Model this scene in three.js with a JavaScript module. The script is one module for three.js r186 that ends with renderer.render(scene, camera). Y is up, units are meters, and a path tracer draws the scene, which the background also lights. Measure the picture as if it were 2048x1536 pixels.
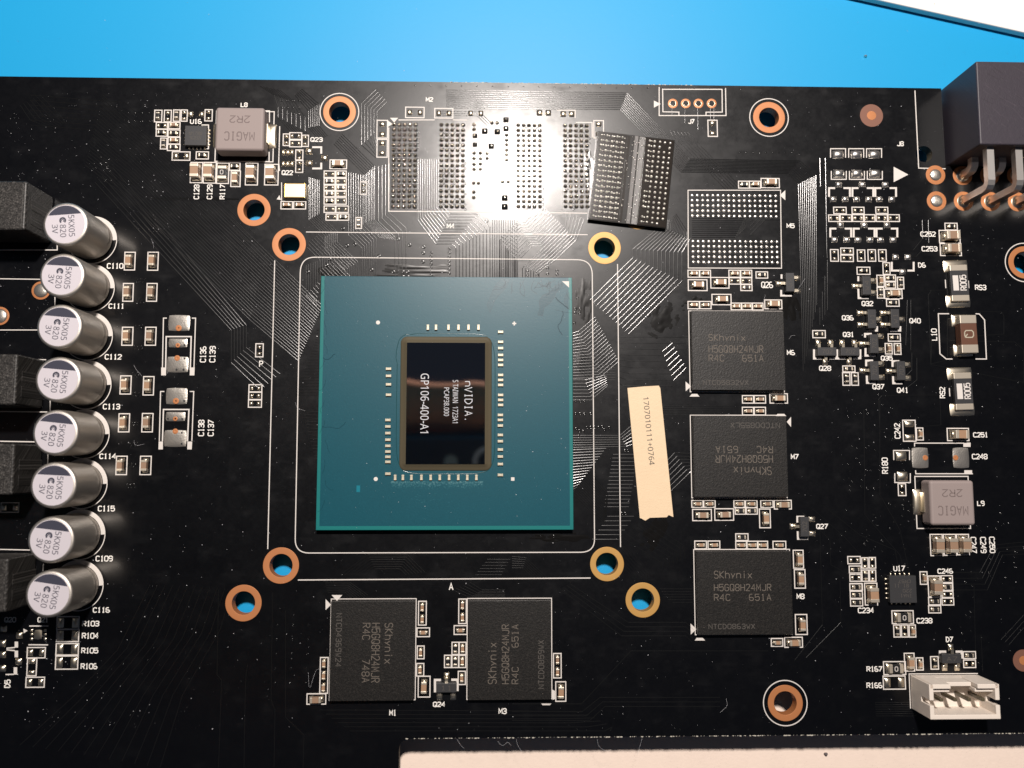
import * as THREE from 'three';
import { RoundedBoxGeometry } from 'three/addons/geometries/RoundedBoxGeometry.js';
import { mergeGeometries } from 'three/addons/utils/BufferGeometryUtils.js';
import { MarchingCubes } from 'three/addons/objects/MarchingCubes.js';
import { FontLoader } from 'three/addons/loaders/FontLoader.js';

// ---------------------------------------------------------------- camera, light, exposure
const MM = 0.001;                                   // everything below is written in millimetres; x right, y up the board, z off the board
const scene = new THREE.Scene();
const FOCAL = 1692.6, EYE = [0, 0, 126.33], TURN = [-0.0916335, 0.0278593, -0.0029104];   // lens in photo pixels, eye and turn fitted to the board
function axes([a, b, c]) {
  const X = new THREE.Matrix4().makeRotationX(a), Y = new THREE.Matrix4().makeRotationY(b), Z = new THREE.Matrix4().makeRotationZ(c);
  const e = Z.multiply(Y).multiply(X).elements;
  return [[e[0], e[4], e[8]], [e[1], e[5], e[9]], [e[2], e[6], e[10]]];
}
const AX = axes(TURN);
const camera = new THREE.PerspectiveCamera(2 * Math.atan(768 / FOCAL) * 180 / Math.PI, 4 / 3, 0.01, 10);
{
  const v = (a) => new THREE.Vector3(a[0], a[2], -a[1]);
  camera.position.set(EYE[0] * MM, EYE[2] * MM, -EYE[1] * MM);
  camera.focus = 0.127; camera.userData.fStop = 20;      // a phone's small lens
  camera.quaternion.setFromRotationMatrix(new THREE.Matrix4().makeBasis(v(AX[0]), v(AX[1]), v(AX[2])));
}
const renderer = new THREE.WebGLRenderer({ antialias: true });
renderer.toneMapping = THREE.LinearToneMapping;
renderer.toneMappingExposure = 1;
renderer.shadowMap.enabled = true;
scene.background = new THREE.Color().setRGB(0.024, 0.029, 0.042);       // the dim room round the bench
const LAMP = [12, 146, 285], LAMP_POWER = 0.5, LAMP_COLOUR = new THREE.Color().setRGB(1, 0.92, 0.86);
const MAT_Z = -4.0, TABLE_Z = -6.3;

// ---------------------------------------------------------------- helpers
let seed = 7;
const rnd = () => { seed = (seed + 0x6d2b79f5) | 0; let t = Math.imul(seed ^ (seed >>> 15), 1 | seed); t = (t + Math.imul(t ^ (t >>> 7), 61 | t)) ^ t; return ((t ^ (t >>> 14)) >>> 0) / 4294967296; };
const rr = (a, b) => a + (b - a) * rnd();
// a spot of the photograph -> where it lies on the plane z above the board
function P(px, py, z = 0) {
  const d = [(px - 1024) / FOCAL, -(py - 768) / FOCAL, -1], w = [0, 1, 2].map((k) => AX[0][k] * d[0] + AX[1][k] * d[1] + AX[2][k] * d[2]), t = (z - EYE[2]) / w[2];
  return [EYE[0] + t * w[0], EYE[1] + t * w[1]];
}
let ox = 0, oy = 0;
const at = (x, y) => { ox = x; oy = y; };
const Q = (x, y, z = 0) => P(ox + x / 4, oy + y / 4, z);
const rect = (x0, y0, x1, y1, z = 0) => {            // a box measured in the photograph -> centre and size on the board
  const a = Q(x0, (y0 + y1) / 2, z), b = Q(x1, (y0 + y1) / 2, z), c = Q((x0 + x1) / 2, y0, z), d = Q((x0 + x1) / 2, y1, z);
  return { x: (a[0] + b[0]) / 2, y: (c[1] + d[1]) / 2, w: b[0] - a[0], h: c[1] - d[1] };
};

class MB {                                            // collects triangles in millimetres, then becomes one geometry
  constructor() { this.p = []; this.n = []; this.u = []; }
  tri(a, b, c, na, nb, nc) {
    if (!na) {
      const e = [b[0] - a[0], b[1] - a[1], b[2] - a[2]], f = [c[0] - a[0], c[1] - a[1], c[2] - a[2]];
      const n = [e[1] * f[2] - e[2] * f[1], e[2] * f[0] - e[0] * f[2], e[0] * f[1] - e[1] * f[0]], l = Math.hypot(...n) || 1;
      na = nb = nc = n.map((x) => x / l);
    }
    for (const v of [a, b, c]) { this.p.push(v[0] * MM, v[1] * MM, v[2] * MM); this.u.push(v[0] / 30, v[1] / 30); }
    this.n.push(...na, ...nb, ...nc);
  }
  quad(a, b, c, d, na, nb, nc, nd) { this.tri(a, b, c, na, nb, nc); this.tri(a, c, d, na, nc, nd); }
  box(x, y, z0, z1, w, l, turn = 0) {
    const c = Math.cos(turn), s = Math.sin(turn), k = (u, v, z) => [x + u * c - v * s, y + u * s + v * c, z], a = w / 2, b = l / 2;
    const B = [k(-a, -b, z0), k(a, -b, z0), k(a, b, z0), k(-a, b, z0)], T = [k(-a, -b, z1), k(a, -b, z1), k(a, b, z1), k(-a, b, z1)];
    this.quad(T[0], T[1], T[2], T[3]);
    this.quad(B[3], B[2], B[1], B[0]);
    for (let i = 0; i < 4; i++) this.quad(B[i], B[(i + 1) % 4], T[(i + 1) % 4], T[i]);
  }
  poly(pts, z0, z1) {                                 // convex outline, counter-clockwise
    for (let i = 1; i + 1 < pts.length; i++) this.tri([...pts[0], z1], [...pts[i], z1], [...pts[i + 1], z1]);
    for (let i = 0; i < pts.length; i++) { const a = pts[i], b = pts[(i + 1) % pts.length]; this.quad([...a, z0], [...b, z0], [...b, z1], [...a, z1]); }
  }
  strip(pts, w, z0, h, round = false, closed = false, tilt = 1) {   // a ribbon with mitred corners; flat-topped or rounded
    const q = pts.filter((p, i) => !i || Math.hypot(p[0] - pts[i - 1][0], p[1] - pts[i - 1][1]) > 1e-4), n = q.length;
    if (n < 2) return;
    const dir = (i) => { const a = q[i], b = q[(i + 1) % n], l = Math.hypot(b[0] - a[0], b[1] - a[1]); return [(b[0] - a[0]) / l, (b[1] - a[1]) / l]; };
    const prof = round ? [[-1, 0, -0.42, 0.9075], [-0.42, 0.72, -0.22, 0.9755], [0, 1, 0, 1], [0.42, 0.72, 0.22, 0.9755], [1, 0, 0.42, 0.9075]] : [[-1, 0], [-0.94, 1], [0.94, 1], [1, 0]];
    const ring = [];
    for (let i = 0; i < n; i++) {
      const d0 = i || closed ? dir((i + n - 1) % n) : dir(0), d1 = i < n - 1 || closed ? dir(i) : dir(n - 2);
      let m = [-(d0[1] + d1[1]), d0[0] + d1[0]]; const l = Math.hypot(...m) || 1; m = [m[0] / l, m[1] / l];
      const k = 1 / Math.max(0.45, m[0] * -d1[1] + m[1] * d1[0]);
      ring.push(prof.map((s) => [[q[i][0] + m[0] * s[0] * k * w / 2, q[i][1] + m[1] * s[0] * k * w / 2, z0 + s[1] * h], round ? [m[0] * s[2], m[1] * s[2], s[3]] : null]));
    }
    for (let i = 0; i < (closed ? n : n - 1); i++) {
      const A = ring[i], B = ring[(i + 1) % n];
      for (let s = 0; s + 1 < prof.length; s++) {
        if (round) {
          const d = dir(i), N = (k) => { const t = prof[k][2] * tilt; return [-d[1] * t, d[0] * t, Math.sqrt(1 - t * t)]; };
          this.quad(A[s][0], B[s][0], B[s + 1][0], A[s + 1][0], N(s), N(s), N(s + 1), N(s + 1));
        } else this.quad(A[s + 1][0], A[s][0], B[s][0], B[s + 1][0]);
      }
    }
  }
  dome(x, y, r, z0, h, seg = 10, rings = 3, flat = 0) {   // a round drop of solder
    const f = (k) => { const t = k / rings, R = r * t; return [R, z0 + h * (flat + (1 - flat)) * Math.sqrt(Math.max(0, 1 - t * t * 0.999)), t]; };
    for (let k = 0; k < rings; k++) for (let i = 0; i < seg; i++) {
      const a = i / seg * 6.28319, b = (i + 1) / seg * 6.28319, [r0, h0, t0] = f(k), [r1, h1, t1] = f(k + 1);
      const n = (an, t) => { const sl = h / r * t / Math.sqrt(Math.max(0.04, 1 - t * t)), l = Math.hypot(1, sl); return [Math.cos(an) * sl / l, Math.sin(an) * sl / l, 1 / l]; };
      const v = (an, R, z) => [x + R * Math.cos(an), y + R * Math.sin(an), z];
      if (k) this.quad(v(a, r0, h0), v(a, r1, h1), v(b, r1, h1), v(b, r0, h0), n(a, t0), n(a, t1), n(b, t1), n(b, t0));
      else this.tri([x, y, h0], v(a, r1, h1), v(b, r1, h1), [0, 0, 1], n(a, t1), n(b, t1));
    }
  }
  radial(x, y, prof, seg = 12, z0 = 0) {              // profile of [radius, height], outside in
    for (let k = 0; k + 1 < prof.length; k++) for (let i = 0; i < seg; i++) {
      const a = i / seg * 6.28319, b = (i + 1) / seg * 6.28319, [r0, h0] = prof[k], [r1, h1] = prof[k + 1];
      const nn = (j) => { const A = prof[Math.max(0, j - 1)], B = prof[Math.min(prof.length - 1, j + 1)], dr = B[0] - A[0], dh = B[1] - A[1], l = Math.hypot(dr, dh) || 1; return [dh / l, -dr / l]; };
      const n = (an, j) => { const q = nn(j); return [Math.cos(an) * q[0], Math.sin(an) * q[0], q[1]]; };
      const v = (an, r, h) => [x + r * Math.cos(an), y + r * Math.sin(an), z0 + h];
      this.quad(v(a, r0, h0), v(b, r0, h0), v(b, r1, h1), v(a, r1, h1), n(a, k), n(b, k), n(b, k + 1), n(a, k + 1));
    }
  }
  pillow(x, y, w, l, z0, h, turn = 0, lop = 0, seg = 6) {   // solder on a rectangular pad: a bulging skin
    const c = Math.cos(turn), s = Math.sin(turn), g = [];
    const H = (u, v) => { const e = (1 - Math.abs(u) ** 3.2) * (1 - Math.abs(v) ** 3.2); return z0 + h * (0.12 + 0.88 * e) * (1 + lop * u * 0.5) * (Math.abs(u) > 0.999 || Math.abs(v) > 0.999 ? 0 : 1) + (Math.abs(u) > 0.999 || Math.abs(v) > 0.999 ? 0.005 : 0); };
    for (let i = 0; i <= seg; i++) for (let j = 0; j <= seg; j++) {
      const e = (t) => Math.sin((t / seg - 0.5) * Math.PI) , u = e(i), v = e(j), k = 1 - 0.07 * u * u * v * v;
      g.push([x + (u * w / 2 * c - v * l / 2 * s) * k, y + (u * w / 2 * s + v * l / 2 * c) * k, H(u, v)]);
    }
    const N = g.map((_, i) => { const a = Math.floor(i / (seg + 1)), b = i % (seg + 1), G = (p, q) => g[Math.min(seg, Math.max(0, p)) * (seg + 1) + Math.min(seg, Math.max(0, q))]; const A = G(a + 1, b), B = G(a - 1, b), C = G(a, b + 1), D = G(a, b - 1);
      const e = A.map((t, k) => t - B[k]), f = C.map((t, k) => t - D[k]), n = [e[1] * f[2] - e[2] * f[1], e[2] * f[0] - e[0] * f[2], e[0] * f[1] - e[1] * f[0]], m = Math.hypot(...n) || 1; return n.map((t) => t / m); });
    for (let i = 0; i < seg; i++) for (let j = 0; j < seg; j++) { const k = i * (seg + 1) + j, m = k + seg + 1; this.quad(g[k], g[m], g[m + 1], g[k + 1], N[k], N[m], N[m + 1], N[k + 1]); }
  }
  geo() {
    const g = new THREE.BufferGeometry();
    g.setAttribute('position', new THREE.Float32BufferAttribute(this.p, 3)); g.setAttribute('normal', new THREE.Float32BufferAttribute(this.n, 3)); g.setAttribute('uv', new THREE.Float32BufferAttribute(this.u, 2));
    return g;
  }
  build(name, m, parent, kind) { return put(name, this.geo(), m, parent, 0, 0, 0, 0, kind); }
}
function put(name, geo, m, parent, x = 0, y = 0, z = 0, turn = 0, kind) {
  const o = new THREE.Mesh(geo, m); o.name = name; o.castShadow = o.receiveShadow = true;
  o.position.set(x * MM, y * MM, z * MM); o.rotation.z = turn;
  if (kind) o.userData.kind = kind;
  parent.add(o);
  return o;
}
function group(name, parent, x = 0, y = 0, z = 0, turn = 0, label) {
  const o = new THREE.Group(); o.name = name; o.position.set(x * MM, y * MM, z * MM); o.rotation.z = turn;
  if (label) o.userData.label = label;
  parent.add(o);
  return o;
}
function thing(name, label, category, x = 0, y = 0, z = 0, turn = 0) {   // stands on the bench; its own z points up
  const o = new THREE.Group(); o.name = name; o.rotation.set(-Math.PI / 2, 0, turn); o.position.set(x * MM, z * MM, -y * MM);
  o.userData = { label, category };
  scene.add(o);
  return o;
}
const boxes = {};
function rbox(w, l, h, r, seg = 2) {                  // rounded block standing on z = 0, uv in 30 mm
  const key = [w, l, h, r, seg].map((t) => t.toFixed(3)).join();
  if (!boxes[key]) {
    const g = new RoundedBoxGeometry(w, l, h, seg, r), p = g.attributes.position, u = g.attributes.uv;
    g.translate(0, 0, h / 2);
    for (let i = 0; i < p.count; i++) u.setXY(i, p.getX(i) / 30, p.getY(i) / 30 + p.getZ(i) / 30);
    g.scale(MM, MM, MM); g.clearGroups();
    boxes[key] = g;
  }
  return boxes[key];
}

// ---------------------------------------------------------------- textures and materials
function noiseTexture(n, f, repeat = 1) {
  const d = new Uint8Array(n * n * 4);
  for (let y = 0; y < n; y++) for (let x = 0; x < n; x++) { const v = f(x, y), o = (y * n + x) * 4; for (let k = 0; k < 3; k++) d[o + k] = Math.max(0, Math.min(255, Array.isArray(v) ? v[k] : v)); d[o + 3] = 255; }
  const t = new THREE.DataTexture(d, n, n); t.wrapS = t.wrapT = THREE.RepeatWrapping; t.magFilter = THREE.LinearFilter; t.repeat.set(repeat, repeat); t.needsUpdate = true;
  return t;
}
function lattice(n) { const g = new Float32Array(n * n); for (let i = 0; i < n * n; i++) g[i] = rnd(); return (x, y) => { const X = Math.floor(x), Y = Math.floor(y), u = x - X, v = y - Y, s = u * u * (3 - 2 * u), t = v * v * (3 - 2 * v), q = (a, b) => g[((b % n + n) % n) * n + (a % n + n) % n]; return (q(X, Y) * (1 - s) + q(X + 1, Y) * s) * (1 - t) + (q(X, Y + 1) * (1 - s) + q(X + 1, Y + 1) * s) * t; }; }
const L16 = lattice(16), L64 = lattice(64), L256 = lattice(256);
const grain = noiseTexture(512, () => 128 + (rnd() + rnd() + rnd() - 1.5) * 110);
const maskBump = noiseTexture(1024, (x, y) => 60 + 120 * L256(x / 4, y / 4) + 60 * L64(x / 16, y / 16) + (rnd() - 0.5) * 20);
const maskRough = noiseTexture(1024, (x, y) => { const a = L16(x / 64, y / 64), b = L64(x / 16, y / 16); const sm = Math.max(0, L16(x / 64, y / 64 + 5) + 0.45 * L64(x / 32, y / 16) - 0.9); return 92 + 14 * a + 12 * b + 12 * L256(x / 4, y / 4) + 60 * sm + (rnd() < 0.003 ? 90 : 0); });
const chipTint = noiseTexture(512, () => { const r = rnd(); return r < 0.03 ? 255 : r < 0.14 ? 200 + 50 * rnd() : 125 + 85 * (rnd() + rnd() - 1); });
chipTint.colorSpace = THREE.SRGBColorSpace;
const soft = noiseTexture(512, (x, y) => 90 + 90 * L64(x / 8, y / 8) + 60 * L16(x / 32, y / 32));
const fibrous = noiseTexture(512, (x, y) => 240 + 4 * L64(x / 10, y / 3) + 3 * L16(x / 40, y / 40) + (rnd() - 0.5) * 5 - (rnd() < 0.0015 ? 40 : 0)); fibrous.colorSpace = THREE.SRGBColorSpace;
const scuffed = (() => {                              // dull moulded plastic with pale scuff marks
  const n = 512, cv = document.createElement('canvas'); cv.width = cv.height = n; const c = cv.getContext('2d');
  c.fillStyle = '#342f37'; c.fillRect(0, 0, n, n);
  for (let i = 0; i < 900; i++) { const x = rnd() * n, y = rnd() * n, a = 0.6 + rr(-0.25, 0.25), l = 6 + 40 * rnd() * rnd(); c.strokeStyle = rnd() < 0.6 ? 'rgba(120,105,118,0.13)' : 'rgba(15,12,16,0.2)'; c.lineWidth = 0.6 + 1.6 * rnd(); c.beginPath(); c.moveTo(x, y); c.lineTo(x + l * Math.cos(a), y + l * Math.sin(a)); c.stroke(); }
  const t = new THREE.CanvasTexture(cv); t.wrapS = t.wrapT = THREE.RepeatWrapping; t.colorSpace = THREE.SRGBColorSpace; return t;
})();
const rep = (t, k) => { const c = t.clone(); c.repeat.set(k, k); c.needsUpdate = true; return c; };
const std = (r, g, b, roughness, metalness = 0, more = {}) => { const m = new THREE.MeshPhysicalMaterial({ roughness, metalness, ...more }); m.color.setRGB(r, g, b); return m; };
const M = {
  mask: std(0.0016, 0.0018, 0.0026, 0.74, 0, { roughnessMap: maskRough, bumpMap: maskBump, bumpScale: 2.5e-6, specularIntensity: 0.5, clearcoat: 0.36, clearcoatRoughness: 0.15 }),
  trace: std(0.006, 0.006, 0.0058, 0.19, 0, { ior: 1.66 }),
  fr4: std(0.09, 0.075, 0.05, 0.7),
  silk: std(0.64, 0.6, 0.56, 0.55),
  lettering: std(0.8, 0.77, 0.72, 0.55),
  copper: std(0.46, 0.18, 0.068, 0.5, 0.25, { bumpMap: rep(grain, 3), bumpScale: 3e-6 }),
  gilt: std(0.48, 0.27, 0.075, 0.5, 0.25, { bumpMap: rep(grain, 3), bumpScale: 3e-6 }),
  dullCopper: std(0.2, 0.09, 0.06, 0.5, 0.2),
  solder: std(0.82, 0.73, 0.58, 0.33, 1, { bumpMap: rep(grain, 2), bumpScale: 3e-6 }),
  tin: std(0.74, 0.66, 0.54, 0.42, 0.8),
  tinned: std(0.62, 0.58, 0.52, 0.34, 0.9, { bumpMap: rep(soft, 4), bumpScale: 2.2e-5 }),
  pin: std(0.78, 0.74, 0.69, 0.42, 1),
  ceramic: std(0.33, 0.2, 0.12, 0.5),
  ceramicDark: std(0.27, 0.17, 0.11, 0.5),
  resistor: std(0.012, 0.012, 0.013, 0.4),
  mould: std(0.027, 0.0235, 0.02, 0.46, 0, { map: rep(chipTint, 0.65), bumpMap: rep(grain, 0.65), bumpScale: 2.2e-5, specularIntensity: 0.9 }),
  smallMould: std(0.028, 0.028, 0.03, 0.5, 0, { bumpMap: rep(grain, 3), bumpScale: 6e-6 }),
  laser: std(0.125, 0.105, 0.085, 0.7),
  laserDim: std(0.07, 0.062, 0.054, 0.7),
  ball: std(0.88, 0.84, 0.78, 0.36, 1),
  aluminium: std(0.6, 0.555, 0.5, 0.5, 1, { bumpMap: rep(soft, 3), bumpScale: 1.2e-5 }),
  lid: std(0.6, 0.56, 0.6, 0.5, 0.15, { bumpMap: rep(soft, 6), bumpScale: 6e-6 }),
  navy: std(0.042, 0.043, 0.064, 0.45),
  rubber: std(0.03, 0.03, 0.032, 0.7),
  choke: std(0.11, 0.102, 0.094, 0.46, 0, { map: rep(chipTint, 0.5), bumpMap: rep(grain, 0.5), bumpScale: 2e-5 }),
  chokeGrey: std(0.265, 0.215, 0.203, 0.62, 0, { bumpMap: rep(grain, 2), bumpScale: 6e-6 }),
  chokeInk: std(0.15, 0.115, 0.11, 0.7),
  die: std(0.002, 0.0025, 0.004, 0.03, 0, { ior: 3 }),
  dieInk: std(0.5, 0.5, 0.52, 0.5),
  underfill: std(0.09, 0.075, 0.047, 0.36, 0, { bumpMap: soft, bumpScale: 2e-5 }),
  capBeige: std(0.52, 0.47, 0.36, 0.4, 0.3),
  black: std(0.012, 0.012, 0.013, 0.45),
  connector: std(1, 1, 1, 0.5, 0, { map: scuffed, bumpMap: rep(soft, 4), bumpScale: 2.5e-5 }),
  nylon: std(0.74, 0.66, 0.58, 0.5, 0, { bumpMap: soft, bumpScale: 1.5e-5 }),
  paper: std(0.8, 0.77, 0.74, 0.85, 0, { bumpMap: rep(soft, 2), bumpScale: 2e-5 }),
  warmPaper: std(0.92, 0.76, 0.65, 0.85, 0, { map: fibrous, bumpMap: rep(soft, 2), bumpScale: 2e-5 }),
  sticker: std(0.8, 0.61, 0.4, 0.65, 0, { map: fibrous, bumpMap: rep(soft, 3), bumpScale: 3e-5 }),
  ink: std(0.03, 0.028, 0.028, 0.6),
  fuse: std(0.11, 0.045, 0.025, 0.5),
  dust: std(0.75, 0.75, 0.78, 0.8),
};
M.mat = std(0.006, 0.3, 0.6, 0.5, 0, { specularIntensity: 0.7, bumpMap: rep(soft, 0.8), bumpScale: 5e-6 });

// ---------------------------------------------------------------- lettering
const FONT = { 0: '10 30 41 45 36 16 05 01 10', 1: '15 26 20|10 30', 2: '05 16 36 45 44 00 40', 3: '05 16 36 45 44 33 13|33 42 41 30 10 01', 4: '30 36 02 42', 5: '46 06 03 34 43 41 30 10 01', 6: '36 16 05 01 10 30 41 42 33 13 02', 7: '06 46 10', 8: '13 04 05 16 36 45 44 33 13 02 01 10 30 41 42 33', 9: '10 30 41 45 36 16 05 04 13 33 44',
  A: '00 26 40|12 32', B: '00 06 36 45 44 33 03|33 42 41 30 00', C: '41 30 10 01 05 16 36 45', D: '00 06 26 44 42 20 00', E: '46 06 00 40|03 33', G: '45 36 16 05 01 10 30 41 43 23', H: '00 06|40 46|03 43', I: '20 26|10 30|16 36', J: '01 10 30 41 46', K: '00 06|46 03 40', L: '06 00 40', M: '00 06 22 46 40', N: '00 06 40 46', O: '10 30 41 45 36 16 05 01 10', P: '00 06 36 45 44 33 03', Q: '10 30 41 45 36 16 05 01 10|22 40', R: '00 06 36 45 44 33 03|23 40', S: '45 36 16 05 04 13 33 42 41 30 10 01', T: '20 26|06 46', U: '06 01 10 30 41 46', V: '06 20 46', W: '06 10 23 30 46', X: '00 46|06 40',
  h: '00 06|03 14 34 43 40', y: '04 21|44 10', n: '00 04|03 14 34 43 40', i: '20 24|25 26', x: '00 44|04 40', u: '04 01 10 30 41|44 40', '+': '21 25|03 43', '-': '03 43', '.': '20 21' };
function strokes(mb, text, x, y, w, h, turn, line, z0, z1, sp = 0.42) {   // letters centred on x, y; w along the reading direction
  const n = text.length, cell = w / (n + (n - 1) * sp), c = Math.cos(turn), s = Math.sin(turn);
  [...text].forEach((ch, i) => {
    if (!FONT[ch]) return;
    const cx = -w / 2 + i * cell * (1 + sp);
    FONT[ch].split('|').forEach((st, k) => {
      const pts = st.split(' ').map((t) => { const u = cx + (+t[0]) / 4 * cell, v = ((+t[1]) / 6 - 0.5) * h; return [x + u * c - v * s, y + u * s + v * c]; });
      mb.strip(pts, line, z0 + k * 0.0015, z1 - z0);
    });
  });
}
const R90 = Math.PI / 2;
const font = { regular: null, bold: null };
font.regular = await new FontLoader().loadAsync('fonts/droid/droid_sans_regular.typeface.json');
font.bold = await new FontLoader().loadAsync('fonts/droid/droid_sans_bold.typeface.json');
function print(name, text, f, m, parent, x, y, z, w, h, turn, label) {      // printed letters, centred, w along the reading direction
  const g = new THREE.ShapeGeometry(f.generateShapes(text, 10), 4); g.computeBoundingBox();
  const b = g.boundingBox; g.translate(-(b.min.x + b.max.x) / 2, -(b.min.y + b.max.y) / 2, 0);
  g.scale(w / (b.max.x - b.min.x) * MM, h / (b.max.y - b.min.y) * MM, MM);
  const o = put(name, g, m, parent, x, y, z, turn);
  if (label) o.userData.label = label;
  return o;
}

// ================================================================ bench: mat, card, paper, lamp
const table = thing('table_top', 'plain dark table top under the mat and the paper', 'table', 0, 20, TABLE_Z - 20);
table.userData.kind = 'structure';
put('table_board', rbox(1200, 900, 20, 2, 2), std(0.12, 0.1, 0.09, 0.6), table);
const mat = thing('work_mat', 'bright blue silicone work mat spread under the circuit board', 'mat', 0, 173, TABLE_Z + 0.02);
mat.userData.kind = 'structure';
put('mat_sheet', rbox(700, 400, MAT_Z - TABLE_Z - 0.02, 0.6, 3), M.mat, mat);

const board = thing('circuit_board', 'black graphics card circuit board with a green processor in its middle', 'circuit board');

function slab(name, pts, z, t, m, parent) {
  const s = new THREE.Shape(pts.map(([x, y]) => new THREE.Vector2(x, y)));
  const g = new THREE.ExtrudeGeometry(s, { depth: t, bevelEnabled: true, bevelThickness: t * 0.2, bevelSize: t * 0.2, bevelSegments: 2, bevelOffset: -t * 0.2 });
  const p = g.attributes.position, u = g.attributes.uv;
  for (let i = 0; i < p.count; i++) u.setXY(i, p.getX(i) / 30, p.getY(i) / 30);
  g.translate(0, 0, z); g.scale(MM, MM, MM); g.clearGroups();
  return put(name, g, m, parent);
}
{
  const c = thing('white_card', 'white card lying on the blue mat above the connector, its edge crossing the corner', 'card');
  const z = MAT_Z + 1.3, a = P(1752, 0, z), b = P(2048, 66, z), d = [b[0] - a[0], b[1] - a[1]];
  const e0 = [a[0] - d[0] * 0.9, a[1] - d[1] * 0.9], e1 = [b[0] + d[0] * 0.8, b[1] + d[1] * 0.8];
  slab('card_sheet', [e0, e1, [e1[0] + 14, e1[1] + 45], [e0[0] + 14, e0[1] + 45]], MAT_Z + 0.35, 0.95, M.paper, c);
}
{
  const c = thing('paper_sheet', 'plain white paper sheet on the mat below the bottom edge of the board', 'paper');
  slab('sheet', [[-120, -31], [160, -29.5], [160, -150], [-120, -150]], TABLE_Z + 0.02, 0.14, M.warmPaper, c);
}
{
  const l = thing('bench_lamp', 'bench lamp with a round shade shining down on the board from above', 'lamp', LAMP[0], LAMP[1], LAMP[2] + 6);
  const shade = new THREE.LatheGeometry([[13, 0], [15, 0], [20, 10], [24, 40], [10, 55], [0, 56]].map(([r, h]) => new THREE.Vector2(r * MM, h * MM)), 40); shade.rotateX(Math.PI / 2);
  put('lamp_shade', shade, M.black, l);
  const glow = new THREE.CircleGeometry(12 * MM, 32); glow.rotateX(Math.PI);
  const gm = std(1, 1, 1, 0.5); gm.emissive.copy(LAMP_COLOUR); gm.emissiveIntensity = 6;
  put('lamp_glass', glow, gm, l, 0, 0, 2);
  const spot = new THREE.SpotLight(LAMP_COLOUR, LAMP_POWER, 0, 1.0, 0.5, 2);
  spot.name = 'bench_lamp_bulb'; spot.castShadow = true; spot.shadow.radius = 0.55;
  spot.position.set(LAMP[0] * MM, LAMP[2] * MM, -LAMP[1] * MM); spot.target.position.set(0, 0, 0);
  spot.shadow.camera.near = 0.05; spot.shadow.camera.far = 1; spot.shadow.mapSize.set(2048, 2048);
  scene.add(spot, spot.target);
}

// ================================================================ the bare board: panel, holes, rings
const holes = [];                                     // [x, y, hole radius]
const ring = (px, py, ro, ri, m, silkR, name = 'mounting_ring') => {
  const [x, y] = P(px, py), k = 1 / 13.2;
  holes.push([x, y, ri * k]);
  const mb = new MB();
  mb.radial(x, y, [[ro * k, 0.002], [ro * k, 0.035], [ro * k - 0.04, 0.045], [ri * k + 0.05, 0.045], [ri * k, 0.02], [ri * k - 0.012, -1.62]], 48);
  mb.build(name, m, board);
  if (silkR) { const pts = []; for (let i = 0; i < 64; i++) pts.push([x + Math.cos(i / 32 * Math.PI) * silkR * k, y + Math.sin(i / 32 * Math.PI) * silkR * k]); outline.strip(pts, 0.15, 0.004, 0.022, false, true); }
};
const outline = new MB();
ring(679, 224, 33, 21, M.copper, 39);
ring(508, 420, 33, 21, M.copper);
ring(578, 489, 33.5, 21, M.copper);
ring(1209, 496, 33, 21, M.gilt);
ring(1276, 427, 33, 21, M.gilt);
ring(562, 1131, 34.5, 22, M.copper);
ring(487, 1206, 34.5, 22, M.copper);
ring(1214, 1128, 33, 21.5, M.gilt);
ring(1285.5, 1200, 33.5, 22, M.gilt);
ring(1538, 235, 33, 20.5, M.copper, 40);
ring(1570.5, 1406, 34, 22, M.copper, 42.5);
ring(2049, 525, 33.5, 22.5, M.copper, 40);
{ const [x, y] = P(1848, 308); holes.push([x, y, 1.28]); }
{
  const tr = P(1882.5, 178), tl = [-100, tr[1] + 0.0], n0 = P(1891, 332), top = 58.49, bot = -39.69, nx = P(798, 1490)[0];
  const s = new THREE.Shape();
  s.moveTo(tl[0], top); s.lineTo(tl[0], -75); s.lineTo(nx, -75); s.lineTo(nx, bot - 1.7); s.quadraticCurveTo(nx, bot, nx + 1.7, bot); s.lineTo(105, bot); s.lineTo(105, n0[1]); s.lineTo(tr[0] + 0.1, n0[1]); s.lineTo(tr[0], top); s.closePath();
  for (const [x, y, r] of holes) { const h = new THREE.Path(); h.absellipse(x, y, r + 0.012, r + 0.012, 0, 2 * Math.PI, true); s.holes.push(h); }
  const g = new THREE.ExtrudeGeometry(s, { depth: 1.6, bevelEnabled: false, curveSegments: 24 });
  g.translate(0, 0, -1.6);
  const p = g.attributes.position, u = g.attributes.uv; for (let i = 0; i < p.count; i++) u.setXY(i, p.getX(i) / 30, p.getY(i) / 30);
  g.scale(MM, MM, MM);
  put('board_panel', g, [M.mask, M.fr4], board);
  // whitish glass fibres where the panel was cut
  const mb = new MB();
  for (let i = 0; i < 420; i++) { const x = rr(nx + 1, 90), k = rnd() ** 3; mb.box(x, bot + 0.02 - 0.05 * k, -0.25, 0.006 + 0.01 * rnd(), 0.05 + 0.3 * k, 0.06 + 0.1 * k, rr(-0.2, 0.2)); }
  for (let i = 0; i < 160; i++) { const x = rr(-6, 32), k = rnd() ** 3; mb.box(x, top - 0.01 + 0.02 * k, -0.25, 0.005, 0.05 + 0.3 * k, 0.05 + 0.08 * k, rr(-0.2, 0.2)); }
  mb.build('frayed_edge', std(0.5, 0.47, 0.4, 0.6), board, 'stuff');
}
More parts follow.
